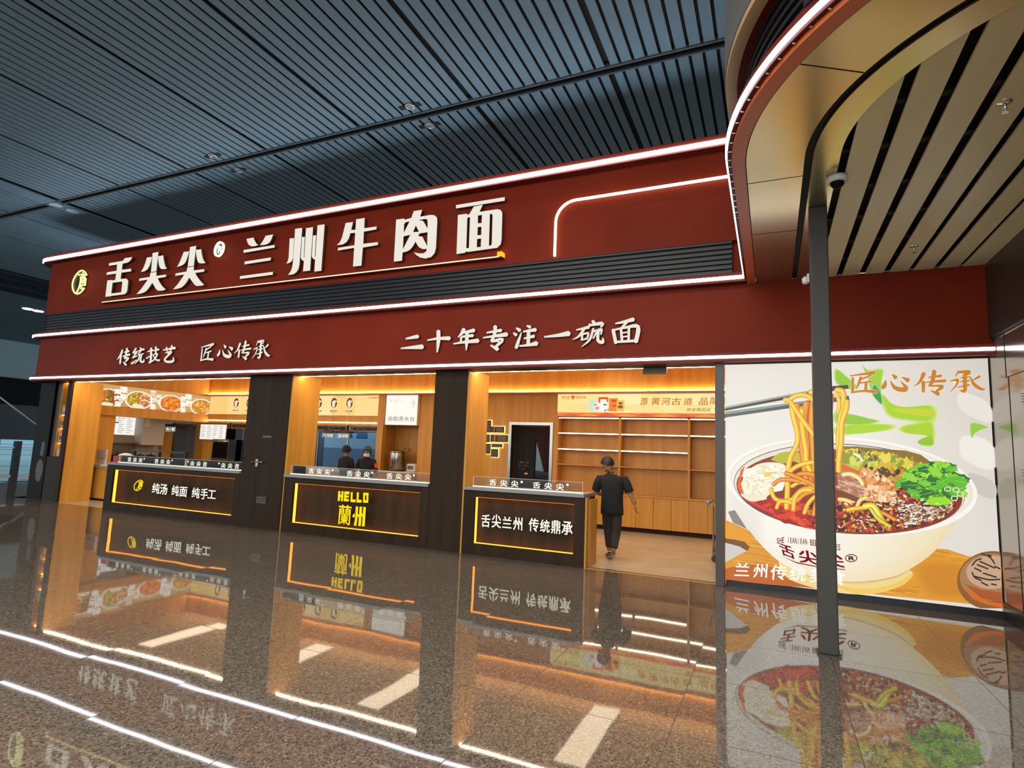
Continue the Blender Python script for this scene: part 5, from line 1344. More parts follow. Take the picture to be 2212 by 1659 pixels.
pf5(b, curve([(420, 1318), (600, 1400), (860, 1428), (1080, 1396), (1180, 1350), (1080, 1408), (860, 1438), (600, 1412)]), '#d8b878', 14*L)
def ell5(cx, cy, rx, ry, tilt, n=56, a0=0, a1=2*math.pi):
    c, s = math.cos(tilt), math.sin(tilt)
    return [(cx+rx*math.cos(a0+(a1-a0)*i/n)*c-ry*math.sin(a0+(a1-a0)*i/n)*s, cy+rx*math.cos(a0+(a1-a0)*i/n)*s+ry*math.sin(a0+(a1-a0)*i/n)*c) for i in range(n)]
TL = R(4.6)
pf5(b, ell5(829, 858, 752, 290, TL), '#f7f3ea', 15*L)
pf5(b, ell5(829, 850, 728, 268, TL), '#e9e2d2', 15.5*L)
pf5(b, ell5(822, 856, 712, 262, TL), '#f1eadb', 16*L)
pf5(b, ell5(815, 874, 692, 268, R(4)), '#6a7490', 16.3*L)
pf5(b, ell5(815, 876, 688, 264, R(4)), '#eadfc6', 16.6*L)
SX, SY, SA, SB, ST = 815, 890, 676, 250, R(4)
pf5(b, ell5(SX, SY, SA, SB, ST), '#8a2a12', 17*L)
def inside(x, y, k=.89):
    dx, dy = x-SX, y-SY; c, s = math.cos(ST), math.sin(ST)
    return ((dx*c+dy*s)/SA)**2+((-dx*s+dy*c)/SB)**2 < k
def region(poly, cols, n, num, r0, r1, elong=1.0, jit=.35, rot=None):
    """scatter flakes inside a polygon"""
    x0, x1 = min(p[0] for p in poly), max(p[0] for p in poly); y0, y1 = min(p[1] for p in poly), max(p[1] for p in poly)
    for i in range(num):
        for _ in range(20):
            x, y = random.uniform(x0, x1), random.uniform(y0, y1)
            ins = False
            for p, q in zip(poly, poly[1:]+poly[:1]):
                if (p[1] > y) != (q[1] > y) and x < p[0]+(q[0]-p[0])*(y-p[1])/(q[1]-p[1]): ins = not ins
            if ins and inside(x, y): break
        else: continue
        r = random.uniform(r0, r1)
        pf5(b, blob(x, y, r*elong, r, random.randint(5, 8), jit, random.uniform(0, 3.1) if rot is None else rot+random.uniform(-.5, .5)), random.choice(cols), n+i*L*.01)
# red oil left, dark chilli oil right and front
pf5(b, [(160, 900), (240, 940), (420, 930), (660, 980), (660, 1110), (560, 1085), (420, 1050), (300, 1000), (200, 945)], '#d9301a', 18*L)
region([(240, 930), (660, 980), (660, 1110), (420, 1060)], ['#b8180f', '#e8501a', '#a01010', '#d83a18'], 18.5*L, 120, 8, 26, 2, .3, .3)
pf5(b, ell5(590, 1060, 90, 45, .3), '#7e1418', 19*L)
region([(560, 960), (760, 1000), (760, 1130), (600, 1105)], ['#6a0f14', '#8c1616', '#a8281a', '#4a0c10', '#d07a2a'], 19.2*L, 160, 5, 15, 1.6)
pf5(b, [(750, 950), (1000, 930), (1100, 900), (1280, 960), (1480, 930), (1430, 1000), (1300, 1060), (1100, 1110), (900, 1132), (745, 1128)], '#54170f', 18*L)
CH = [(745, 940), (960, 930), (1110, 860), (1300, 960), (1490, 920), (1400, 1030), (1250, 1085), (1000, 1130), (745, 1130)]
region(CH, ['#3a0f0c', '#7a1a12', '#a82a14', '#5a140e', '#8a3a16', '#2c0c0a', '#b8481a'], 19*L, 900, 5, 17, 1.5)
region(CH, ['#d88a2a', '#f0b84a', '#e0a040', '#c86a1e'], 28*L, 190, 4, 9, 1.4)
region([(1080, 930), (1300, 990), (1480, 950), (1400, 1040), (1150, 1090)], ['#d8c8b0', '#8a5a30', '#c8a070', '#5a2a14', '#efe6d6'], 31*L, 380, 2.5, 6, 2.6, .3, -.3)
region(CH, ['#f4ece4', '#fff8ee'], 36*L, 70, 2, 4.5, 3, .3, .2)
# white radish slices left
pf5(b, curve([(160, 870), (190, 790), (250, 735), (330, 715), (420, 725), (450, 770), (440, 840), (350, 900), (290, 940), (225, 948), (170, 915)]), '#f1e4c6', 22*L)
for (x, y, rx, ry) in ((250, 790, 85, 45), (370, 770, 75, 42), (230, 870, 70, 42), (340, 850, 90, 45), (270, 915, 55, 26)):
    pf5(b, blob(x, y, rx, ry, 11, .12, .1), random.choice(['#f8efd6', '#f3e6c8', '#fbf3df']), 22.5*L+x*1e-8)
region([(180, 760), (440, 730), (440, 850), (230, 940)], ['#e8d6b0', '#fdf6e6', '#eddcb8'], 23*L, 160, 3, 8, 2)
pf5(b, [(145, 860), (165, 765), (190, 735), (182, 770), (165, 830), (185, 905), (165, 900)], '#e0661e', 23*L)
pf5(b, curve([(280, 760), (320, 775), (385, 772), (350, 795), (300, 800), (320, 785)]), '#f0c428', 24*L)
pf5(b, curve([(345, 700), (400, 660), (500, 650), (520, 690), (440, 720), (390, 715)]), '#b8b828', 22*L)
pf5(b, ell5(520, 690, 60, 30, .2), '#c9b92c', 22.2*L)
# mustard pickles at the back
PK = [(755, 620), (860, 620), (1000, 635), (1150, 645), (1240, 670), (1290, 705), (1250, 760), (1120, 770), (960, 750), (760, 740)]
pf5(b, PK, '#8a6a12', 20*L)
region(PK, ['#c9b41c', '#e0cc2a', '#a98a14', '#6e5a10', '#d8b42c', '#8a9a1c', '#e8d84a'], 20.5*L, 480, 8, 22, 1.7)
region([(760, 690), (900, 690), (970, 760), (900, 800), (760, 760)], ['#b8c42a', '#d8d85a', '#f0ecc0', '#8a9a20', '#e8a030'], 25*L, 60, 14, 30, 1.8)
region([(900, 750), (1150, 770), (1130, 830), (900, 800)], ['#3a2410', '#c88a1a', '#e0b02a', '#5a3a14', '#d8961e'], 25*L, 160, 6, 15, 1.8)
# meat
pf5(b, [(745, 790), (770, 760), (850, 820), (905, 860), (885, 945), (745, 880)], '#c08a68', 29*L)
pf5(b, [(745, 875), (885, 930), (875, 965), (745, 905)], '#7a3a1c', 29.3*L)
region([(748, 790), (850, 825), (900, 865), (880, 925), (748, 870)], ['#d8a488', '#b07a58', '#e0b49a', '#a86a4a'], 29.5*L, 130, 4, 10, 3, .3, .5)
pf5(b, [(880, 740), (960, 790), (1080, 840), (1095, 930), (1040, 955), (930, 945), (895, 870), (850, 800)], '#d8863a', 28*L)
pf5(b, [(905, 860), (950, 810), (1010, 830), (1000, 890), (940, 920)], '#f0c8a0', 29*L)
pf5(b, [(760, 720), (880, 770), (850, 810), (760, 760)], '#d86a1c', 28*L)
region([(890, 760), (1090, 850), (1080, 940), (920, 930)], ['#e89a4a', '#f4d0a8', '#c8661e', '#e8b47a', '#f7dcc0', '#d8761e'], 29.5*L, 170, 6, 16, 2)
# coriander
GR = [(1105, 850), (1180, 780), (1290, 710), (1400, 715), (1440, 770), (1530, 815), (1500, 870), (1460, 930), (1390, 970), (1280, 965), (1200, 920)]
pf5(b, GR, '#1e5a18', 30*L)
for i in range(150):
    x, y = random.uniform(1110, 1520), random.uniform(720, 965)
    ins = False
    for p, q in zip(GR, GR[1:]+GR[:1]):
        if (p[1] > y) != (q[1] > y) and x < p[0]+(q[0]-p[0])*(y-p[1])/(q[1]-p[1]): ins = not ins
    if not ins: continue
    r = random.uniform(18, 46); a = random.uniform(-.8, .6); pts = []
    for k in range(12):
        th = 2*math.pi*k/12; q = r*(1 if k % 2 else .72)
        px_, py_ = q*math.cos(th)*1.5, q*math.sin(th)*.7
        pts.append((x+px_*math.cos(a)-py_*math.sin(a), y+px_*math.sin(a)+py_*math.cos(a)))
    pf5(b, pts, random.choice(['#5cb81c', '#8fd42a', '#2f8a1c', '#a9e23c', '#46a01c', '#1f6e1c', '#74c824']), (31+i*.02)*L)
    pf5(b, [(x-r*math.cos(a), y-r*math.sin(a)), (x+r*math.cos(a), y+r*math.sin(a)), (x+r*math.cos(a), y+r*math.sin(a)+3)], '#b8e860', (31+i*.02)*L+L*.01)
pf5(b, curve([(1262, 965), (1300, 925), (1400, 930), (1410, 955), (1350, 975)]), '#9ada20', 35*L)
for (x, y) in ((1450, 880), (1475, 905), (1440, 930), (1400, 875)):
    for k in range(10):
        a0, a1 = 2*math.pi*k/10, 2*math.pi*(k+1)/10
        pf5(b, [(x+22*math.cos(a0), y+16*math.sin(a0)), (x+22*math.cos(a1), y+16*math.sin(a1)), (x+16*math.cos(a1), y+11*math.sin(a1)), (x+16*math.cos(a0), y+11*math.sin(a0))], '#f0e6c8', 35.5*L)
# chopsticks behind the noodles
pf5(b, [(74, 383), (600, 282), (700, 262), (805, 254), (810, 275), (705, 292), (600, 310), (74, 408)], '#3c3630', 37*L)
pf5(b, [(74, 383), (600, 282), (600, 292), (74, 395)], '#a8a49c', 37.4*L)
pf5(b, [(74, 415), (560, 348), (810, 318), (816, 345), (560, 378), (74, 448)], '#54584e', 37*L)
pf5(b, [(74, 418), (560, 350), (560, 358), (74, 430)], '#8fa09a', 37.4*L)
# noodles
nz = [38*L]
def noodle(pts, w=30, c=('#d98a0c', '#f2bc1e', '#fbd54a')):
    sm = curve([tuple(map(float, p)) for p in pts], 5)
    for k, (ww, col) in enumerate(zip((w, w*.72, w*.3), c)):
        nz[0] += L*.06
        pf5(b, stroke_poly([(x-(k*w*.06), y, ww) for x, y in sm[::2]+[sm[-1]]]), col, nz[0])
OR = ('#b85a0a', '#e88a14', '#f2a830')
for pts, w, c in [
 ([(560, 360), (545, 470), (560, 600), (560, 720), (590, 860)], 46, OR), ([(500, 370), (520, 480), (530, 600), (545, 730), (560, 850)], 40, OR), ([(600, 350), (590, 470), (600, 620), (610, 760), (640, 900)], 46, OR),
 ([(660, 310), (650, 480), (640, 640), (650, 800), (650, 950)], 50, OR), ([(700, 310), (690, 480), (690, 650), (700, 800)], 44, OR),
 ([(470, 365), (480, 440), (505, 540), (500, 610), (465, 680), (450, 760), (445, 880), (440, 990)], 34, None),
 ([(530, 400), (535, 520), (555, 640), (560, 720), (590, 780)], 34, None),
 ([(425, 345), (455, 345), (480, 380), (540, 470), (600, 550), (640, 620)], 30, None), ([(460, 340), (500, 318), (550, 315), (600, 345), (610, 400)], 30, None),
 ([(580, 300), (620, 290), (660, 310), (690, 400), (700, 520)], 34, None), ([(735, 285), (770, 290), (780, 330), (765, 420), (750, 560), (755, 760)], 34, None),
 ([(800, 350), (795, 400), (770, 480), (765, 600), (752, 700), (750, 770)], 34, None), ([(735, 300), (755, 360), (745, 420)], 26, None),
 ([(345, 870), (370, 930), (430, 945), (500, 925), (560, 890)], 26, None), ([(440, 790), (500, 740), (590, 715), (640, 720)], 28, None), ([(455, 830), (520, 785), (600, 790), (650, 840)], 28, OR),
 ([(470, 860), (520, 835), (590, 845), (600, 890)], 24, None), ([(480, 930), (530, 880), (600, 870), (650, 880)], 28, None), ([(500, 950), (550, 905), (620, 890), (660, 930)], 26, OR),
 ([(380, 990), (400, 950), (450, 950), (470, 960)], 24, None), ([(480, 1000), (490, 930), (530, 885), (590, 880)], 28, None), ([(545, 1020), (570, 960), (610, 920), (650, 910)], 26, None), ([(600, 1030), (620, 950), (650, 930)], 28, OR),
 ([(360, 850), (400, 820), (470, 820), (520, 830)], 26, OR), ([(430, 780), (470, 790), (540, 820), (600, 850), (640, 900)], 26, OR), ([(650, 960), (640, 1000), (630, 1050)], 26, None),
 ([(775, 790), (820, 785), (870, 810), (895, 850)], 28, ('#d8a03a', '#f6d88a', '#fff0c0')), ([(750, 935), (790, 940), (830, 955)], 26, ('#d8902a', '#f4cf6a', '#fff0b8')), ([(860, 980), (880, 940), (920, 925)], 26, ('#d8902a', '#f4cf6a', '#fff0b8')),
 ([(800, 1000), (850, 990), (910, 985)], 26, None), ([(1000, 1010), (1040, 1030), (1090, 1060)], 24, OR), ([(900, 980), (950, 975), (980, 1010), (1010, 1070)], 40, ('#b8a014', '#e8d834', '#f4f07a')), ([(940, 990), (985, 1050), (1060, 1100)], 24, ('#a8900e', '#d8c02a', '#f0e05a'))]:
    noodle(pts, w, c or ('#d08a0c', '#f4c21e', '#fcdc58'))
# round carved wooden piece at the lower right edge
ball = [p for p in ell5(1668, 1420, 212, 176, 0)]
ball = [(min(x, 1712+(y-1250)*.04), min(y, 1585)) for x, y in ball]
pf5(b, ball, '#8a5a2a', 46*L)
pf5(b, [(min(x, 1714+(y-1250)*.04), y) for x, y in ell5(1660, 1400, 188, 142, 0)], '#a87a4c', 46.4*L)
pf5(b, [(min(x, 1714+(y-1250)*.04), y) for x, y in ell5(1660, 1370, 150, 100, 0)], '#c8a080', 46.8*L)
pf5(b, [(1480, 1450), (1560, 1500), (1640, 1545), (1722, 1555), (1726, 1582), (1640, 1565), (1550, 1530)], '#d8661c', 47*L)
pf5(b, [(1500, 1440), (1600, 1475), (1722, 1490), (1724, 1550), (1600, 1525)], '#a85420', 46.9*L)
for pts in ([(1545, 1330), (1570, 1300), (1600, 1290)], [(1560, 1345), (1600, 1365)], [(1575, 1325), (1640, 1350)], [(1590, 1305), (1680, 1345)], [(1600, 1260), (1650, 1280), (1680, 1320)], [(1640, 1265), (1660, 1275)], [(1545, 1370), (1560, 1400), (1600, 1420)], [(1560, 1395), (1600, 1405), (1650, 1415), (1712, 1412)], [(1610, 1375), (1690, 1400)], [(1600, 1430), (1640, 1450)], [(1660, 1440), (1690, 1446)], [(1680, 1335), (1712, 1350)]):
    pf5(b, stroke_poly([(x, y, 9) for x, y in curve(pts, 3)]), '#2c221c', 47.5*L)
# lettering on the bowl
for i, ch in enumerate('SHE JIANJIAN BEEF NOODLES'):
    if ch == ' ': continue
    wd = 5 if ch in 'IJ' else 13; x = 382+i*15.2+(4 if ch in 'IJ' else 0); u = (x-390)/420
    y = 1172-26*math.sin(min(1, u*1.6+.15)*math.pi*.5)+95*max(0, u-.1)*.8
    h = 34 if i < 5 else 38
    q = [(x, y), (x+wd, y+(2 if i > 4 else -3)), (x+wd, y+h), (x, y+h-1)]
    fill(b, fr, ch, None, '#7c2a1a', 50*L, .02, 0, [E(*q[0]), E(*q[1]), E(*q[2]), E(*q[3])])
for ch, q in (('舌', [(388, 1185), (478, 1222), (498, 1300), (408, 1265)]), ('尖', [(505, 1228), (620, 1250), (632, 1330), (518, 1312)]), ('尖', [(640, 1250), (770, 1258), (790, 1345), (652, 1335)])):
    fill(b, fr, ch, None, '#7e1428', 50*L, .028, 0, [E(*p) for p in q])
pf5(b, [(405, 1272), (500, 1310), (640, 1338), (790, 1352), (790, 1357), (640, 1344), (500, 1317)], '#5c1c1a', 50*L)
for i in range(28):
    a0, a1 = i*math.pi/14, (i+1)*math.pi/14
    pf5(b, [(825+37*math.cos(a0), 1286+24*math.sin(a0)), (825+37*math.cos(a1), 1286+24*math.sin(a1)), (825+31*math.cos(a1), 1286+18*math.sin(a1)), (825+31*math.cos(a0), 1286+18*math.sin(a0))], '#5c221c', 50*L)
fill(b, fr, 'R', None, '#5c221c', 50*L, .05, 0, [E(*p) for p in ((808, 1273), (845, 1274), (845, 1300), (808, 1299))])
for (x, y) in ((1350, 1140), (1372, 1133), (1392, 1126), (1412, 1118)):
    pf5(b, stroke_poly([(x, y, 4), (x+2, y+30, 4), (x-4, y+52, 4)]), '#e2d4b8', 50*L)
# white lettering at the foot
for ch, (x0, y0, x1, y1) in zip('兰州传统美食', ((128, 1312, 222, 1395), (238, 1318, 328, 1405), (340, 1325, 445, 1418), (455, 1335, 560, 1425), (575, 1345, 680, 1435), (690, 1355, 792, 1450))):
    fill(b, fr, ch, None, '#fffdf6', 51*L, .014, .0, [E(x0+8, y0), E(x1, y0+3), E(x1-6, y1), E(x0, y1-3)])
# brown brush title
for k in PO:
    conv, st = PO[k]
    for ww, col, n in ((8, '#fbeecb', 51), (0, '#c47a16', 52)):
        for i, s in enumerate(st):
            pl = _sp([(x, y, w*1.15+ww) for x, y, w in s])
            pf(b, fr, [P2(px, py, YQ) for px, py in conv(pl)], col, n*L+i*1e-5)
for f in b.bm.faces: pass
b.build('backlit_print', M['print'], po)

# ================================================================ PEOPLE
def skin_mesh(nodes_, edges, root, sub=2):
    me = bpy.data.meshes.new('form'); names = list(nodes_)
    me.from_pydata([nodes_[k][:3] for k in names], [(names.index(a), names.index(c)) for a, c in edges], [])
    o = bpy.data.objects.new('form', me); COL.objects.link(o)
    o.modifiers.new('skin', 'SKIN').use_smooth_shade = True
    if not me.skin_vertices: 
        bpy.context.view_layer.objects.active = o
    sv = me.skin_vertices[0].data
    for i, k in enumerate(names):
        r = nodes_[k][3]; sv[i].radius = r if isinstance(r, tuple) else (r, r); sv[i].use_root = (k == root)
    sd = o.modifiers.new('sub', 'SUBSURF'); sd.levels = sub; sd.render_levels = sub
    dg = bpy.context.evaluated_depsgraph_get(); dg.update()
    out = bpy.data.meshes.new_from_object(o.evaluated_get(dg))
    bpy.data.objects.remove(o)
    return out
def chain(l): return list(zip(l, l[1:]))
def person(name, label, loc, yaw, J, parts):
    """J: joints of the bare body in local metres; parts: (name, material, joints, edges, root)"""
    t = thing(name, label, 'person', loc)
    mw = Matrix.Translation(loc) @ Matrix.Rotation(yaw, 4, 'Z'); last = {}
    for nm, mt, meshes in parts:
        b = B()
        for me in meshes: b.add_mesh(me, lambda c: mw @ c)
        for f in b.bm.faces: f.smooth = True
        host = {'shoe_sole': last.get('shoe'), 'sleeve_trim': last.get('polo_shirt') or last.get('shirt'), 'collar': last.get('shirt'), 'eye': last.get('body')}.get(nm) or t
        last[nm] = b.build(nm, mt, host)
    return t, mw
def hand(w, d, side, curl=.5, s=1.0):
    """palm and five separate fingers; w wrist, d pointing direction, side = thumb direction"""
    w, d, sd = Vector(w), Vector(d).normalized(), Vector(side).normalized()
    sd = (sd-d*sd.dot(d)).normalized(); nrm = d.cross(sd)
    ms = [skin_mesh({'w': (*w, .024*s), 'p': (*(w+d*.045*s), (.038*s, .017*s)), 'k': (*(w+d*.085*s), (.036*s, .014*s))}, [('w', 'p'), ('p', 'k')], 'w', 1)]
    for i, (off, ln) in enumerate(((.030, .066), (.010, .075), (-.010, .070), (-.029, .055))):
        p0 = w+d*.075*s+sd*off*s; pts = {}
        p = p0; dr = d
        for k in range(4):
            pts[k] = (*p, .0088*s*(1-.1*k)); dr = (dr+nrm*curl*(.25+.2*k)).normalized(); p = p+dr*ln/3*s
        ms.append(skin_mesh(pts, chain([0, 1, 2, 3]), 0, 1))
    p0 = w+d*.03*s+sd*.03*s; dr = (d+sd*.9).normalized(); pts = {}
    for k in range(3): pts[k] = (*p0, .010*s*(1-.1*k)); dr = (dr+nrm*.25*curl+d*.2).normalized(); p0 = p0+dr*.03*s
    ms.append(skin_mesh(pts, chain([0, 1, 2]), 0, 1))
    return ms
def head(c, fwdv, upv, s=1.0):
    """skull, jaw, nose, ears in one skinned form; c is the middle of the head"""
    c, f, u = Vector(c), Vector(fwdv).normalized(), Vector(upv).normalized(); r = f.cross(u)
    at = lambda a, b_, k: tuple(c+f*a*s+r*b_*s+u*k*s)
    n = {'neck': (*at(-.02, 0, -.12), .05*s), 'base': (*at(-.015, 0, -.05), .07*s), 'skull': (*at(-.015, 0, .03), .086*s), 'top': (*at(-.012, 0, .075), .062*s),
         'jaw': (*at(.045, 0, -.07), (.042*s, .034*s)), 'nose': (*at(.105, 0, -.015), .012*s), 'mid': (*at(.06, 0, 0), .05*s), 'earl': (*at(-.005, -.083, -.01), .014*s), 'earr': (*at(-.005, .083, -.01), .014*s)}
    return skin_mesh(n, [('neck', 'base'), ('base', 'skull'), ('skull', 'top'), ('base', 'jaw'), ('skull', 'mid'), ('mid', 'nose'), ('skull', 'earl'), ('skull', 'earr')], 'neck', 2)
def cap_form(c, fwdv, upv, s=1.0, drop=.0, back=.03):
    """hair: a skull cap that leaves the face free"""
    c, f, u = Vector(c), Vector(fwdv).normalized(), Vector(upv).normalized(); r = f.cross(u)
    bm = bmesh.new(); rings = []
    for i in range(9):
        th = math.pi*.62*i/8; ring = []
        for k in range(20):
            a = 2*math.pi*k/20
            fr_ = math.cos(a); lo = th*(1-.33*max(0, fr_))*(1+.12*max(0, -fr_))
            ring.append(bm.verts.new(c+s*(f*(math.sin(lo)*fr_*.108-.018)+r*math.sin(lo)*math.sin(a)*.096+u*(math.cos(lo)*.108+.028-drop))))
        rings.append(ring)
    for p, q in zip(rings, rings[1:]):
        for k in range(20): bm.faces.new([p[k], p[(k+1) % 20], q[(k+1) % 20], q[k]])
    me = bpy.data.meshes.new('form'); bm.to_mesh(me); bm.free(); return me
def shoe_form(heel, toe, up=(0, 0, 1), s=1.0):
    h, t_ = Vector(heel), Vector(toe); m_ = h*.5+t_*.5; u = Vector(up)
    return (skin_mesh({'h': (*(h+u*.045), (.038*s, .042*s)), 'a': (*(h+u*.10+(t_-h)*.1), .04*s), 'm': (*(m_+u*.04), (.043*s, .036*s)), 't': (*(t_+u*.025), (.04*s, .024*s))}, [('h', 'm'), ('m', 't'), ('h', 'a')], 'h', 2),
            skin_mesh({'h': (*(h+u*.012), (.04*s, .013*s)), 'm': (*(m_+u*.012), (.046*s, .013*s)), 't': (*(t_+u*.012), (.042*s, .012*s))}, [('h', 'm'), ('m', 't')], 'h', 2))

def loft(rings, caps=True):
    bm = bmesh.new(); rr = []
    for z, cx, cy, rx, ry in rings:
        rr.append([bm.verts.new((cx+rx*math.copysign(abs(math.cos(2*math.pi*k/28))**.85, math.cos(2*math.pi*k/28)), cy+ry*math.copysign(abs(math.sin(2*math.pi*k/28))**.85, math.sin(2*math.pi*k/28)), z)) for k in range(28)])
    for p, q in zip(rr, rr[1:]):
        for k in range(28): bm.faces.new([p[k], p[(k+1) % 28], q[(k+1) % 28], q[k]])
    if caps: bm.faces.new(rr[0]); bm.faces.new(rr[-1])
    me = bpy.data.meshes.new('form'); bm.to_mesh(me); bm.free(); return me
def sleeve(pts, rs):
    b = B(); b.tube(pts, rs, 16); me = bpy.data.meshes.new('form'); b.bm.to_mesh(me); b.bm.free(); return me
# ---- walking man seen from behind, head turned left and down
HC_ = (-.095, .075, 1.475); HF, HU = (-.93, .22, -.36), (-.30, .10, .95)
RA = [(.185, 0, 1.245, .045), (.275, -.02, 1.06, .043), (.36, .0, .86, .03)]
LA = [(-.19, .02, 1.245, .045), (-.275, .06, 1.05, .043), (-.17, .27, .98, .03)]
bodyn = {'pel': (0, 0, .86, .13), 'wai': (0, 0, 1.0, .125), 'che': (-.005, .0, 1.2, .115), 'nb': (-.035, .02, 1.33, .05), 'nt': (-.07, .05, 1.40, .05),
         'rs': RA[0], 're': RA[1], 'rw': RA[2], 'ls': LA[0], 'le': LA[1], 'lw': LA[2],
         'rh': (.085, 0, .82, .085), 'rk': (.075, .03, .46, .06), 'ra': (.03, -.1, .13, .042), 'lh': (-.085, 0, .82, .085), 'lk': (-.05, .12, .46, .06), 'la': (-.03, .13, .10, .042)}
be = [('pel', 'wai'), ('wai', 'che'), ('che', 'nb'), ('nb', 'nt'), ('che', 'rs'), ('rs', 're'), ('re', 'rw'), ('che', 'ls'), ('ls', 'le'), ('le', 'lw'), ('pel', 'rh'), ('rh', 'rk'), ('rk', 'ra'), ('pel', 'lh'), ('lh', 'lk'), ('lk', 'la')]
troun = {'pel': (0, 0, .86, .09), 'rh': (.075, 0, .72, .098), 'rk': (.075, .03, .46, .086), 'rc': (.045, -.06, .24, .068), 'ra': (.035, -.09, .165, .07), 'lh': (-.075, .01, .72, .098), 'lk': (-.05, .12, .46, .086), 'lc': (-.035, .13, .24, .068), 'la': (-.03, .13, .15, .07)}
te = [('pel', 'rh'), ('rh', 'rk'), ('rk', 'rc'), ('rc', 'ra'), ('pel', 'lh'), ('lh', 'lk'), ('lk', 'lc'), ('lc', 'la')]
s1, sole1 = shoe_form((.05, -.15, .075), (-.03, .06, .0), (-.1, -.25, .95)); s2, sole2 = shoe_form((-.02, .08, 0), (-.07, .31, 0))
colr = skin_mesh({'a': (-.035, .02, 1.33, .072), 'b': (-.05, .035, 1.375, .066)}, [('a', 'b')], 'a', 2)
cuf = [skin_mesh({'a': (*p, .074), 'b': (*q, .073)}, [('a', 'b')], 'a', 2) for p, q in (((.266, -.016, 1.072), (.274, -.017, 1.055)), ((-.264, .05, 1.077), (-.268, .055, 1.06)))]
stripe = skin_mesh({'a': (-.033, .019, 1.338, .0745), 'b': (-.036, .022, 1.347, .0735)}, [('a', 'b')], 'a', 2)
person('person', 'person in black polo shirt and dark trousers walking into the shop, seen from behind', (-2.34, 9.24, 0), R(14), None, [
    ('body', M['skin'], [skin_mesh(bodyn, be, 'pel', 2), head(HC_, HF, HU)]+hand(RA[2][:3], (.22, .12, -.95), (-.3, .9, 0), .55)+hand(LA[2][:3], (.6, .7, .1), (0, .2, 1), .5)),
    ('hair', M['hair'], [cap_form(HC_, HF, HU, 1.06)]),
    ('polo_shirt', M['shirt'], [loft([(.705, .004, 0, .165, .125), (.70, .004, 0, .178, .136), (.76, .002, 0, .181, .138), (.88, 0, 0, .176, .132), (1.0, 0, 0, .170, .126), (1.12, 0, 0, .182, .127), (1.2, -.003, 0, .198, .126), (1.255, -.008, 0, .203, .114), (1.29, -.013, .004, .178, .098), (1.318, -.022, .01, .115, .08), (1.34, -.03, .018, .08, .068)]),
        sleeve([(.13, 0, 1.265), (.185, 0, 1.255), (.225, -.008, 1.18), (.262, -.015, 1.09), (.27, -.016, 1.065)], [.05, .074, .075, .071, .07]), sleeve([(-.14, .005, 1.265), (-.195, .01, 1.255), (-.23, .025, 1.18), (-.258, .045, 1.09), (-.265, .05, 1.068)], [.05, .074, .075, .071, .07]), colr]),
    ('sleeve_trim', M['trim'], cuf+[stripe]),
    ('trousers', M['jeans'], [skin_mesh(troun, te, 'pel', 2)]),
    ('shoe', M['shoe'], [s1]), ('shoe_sole', M['sole'], [sole1]), ('shoe', M['shoe'], [s2]), ('shoe_sole', M['sole'], [sole2])])

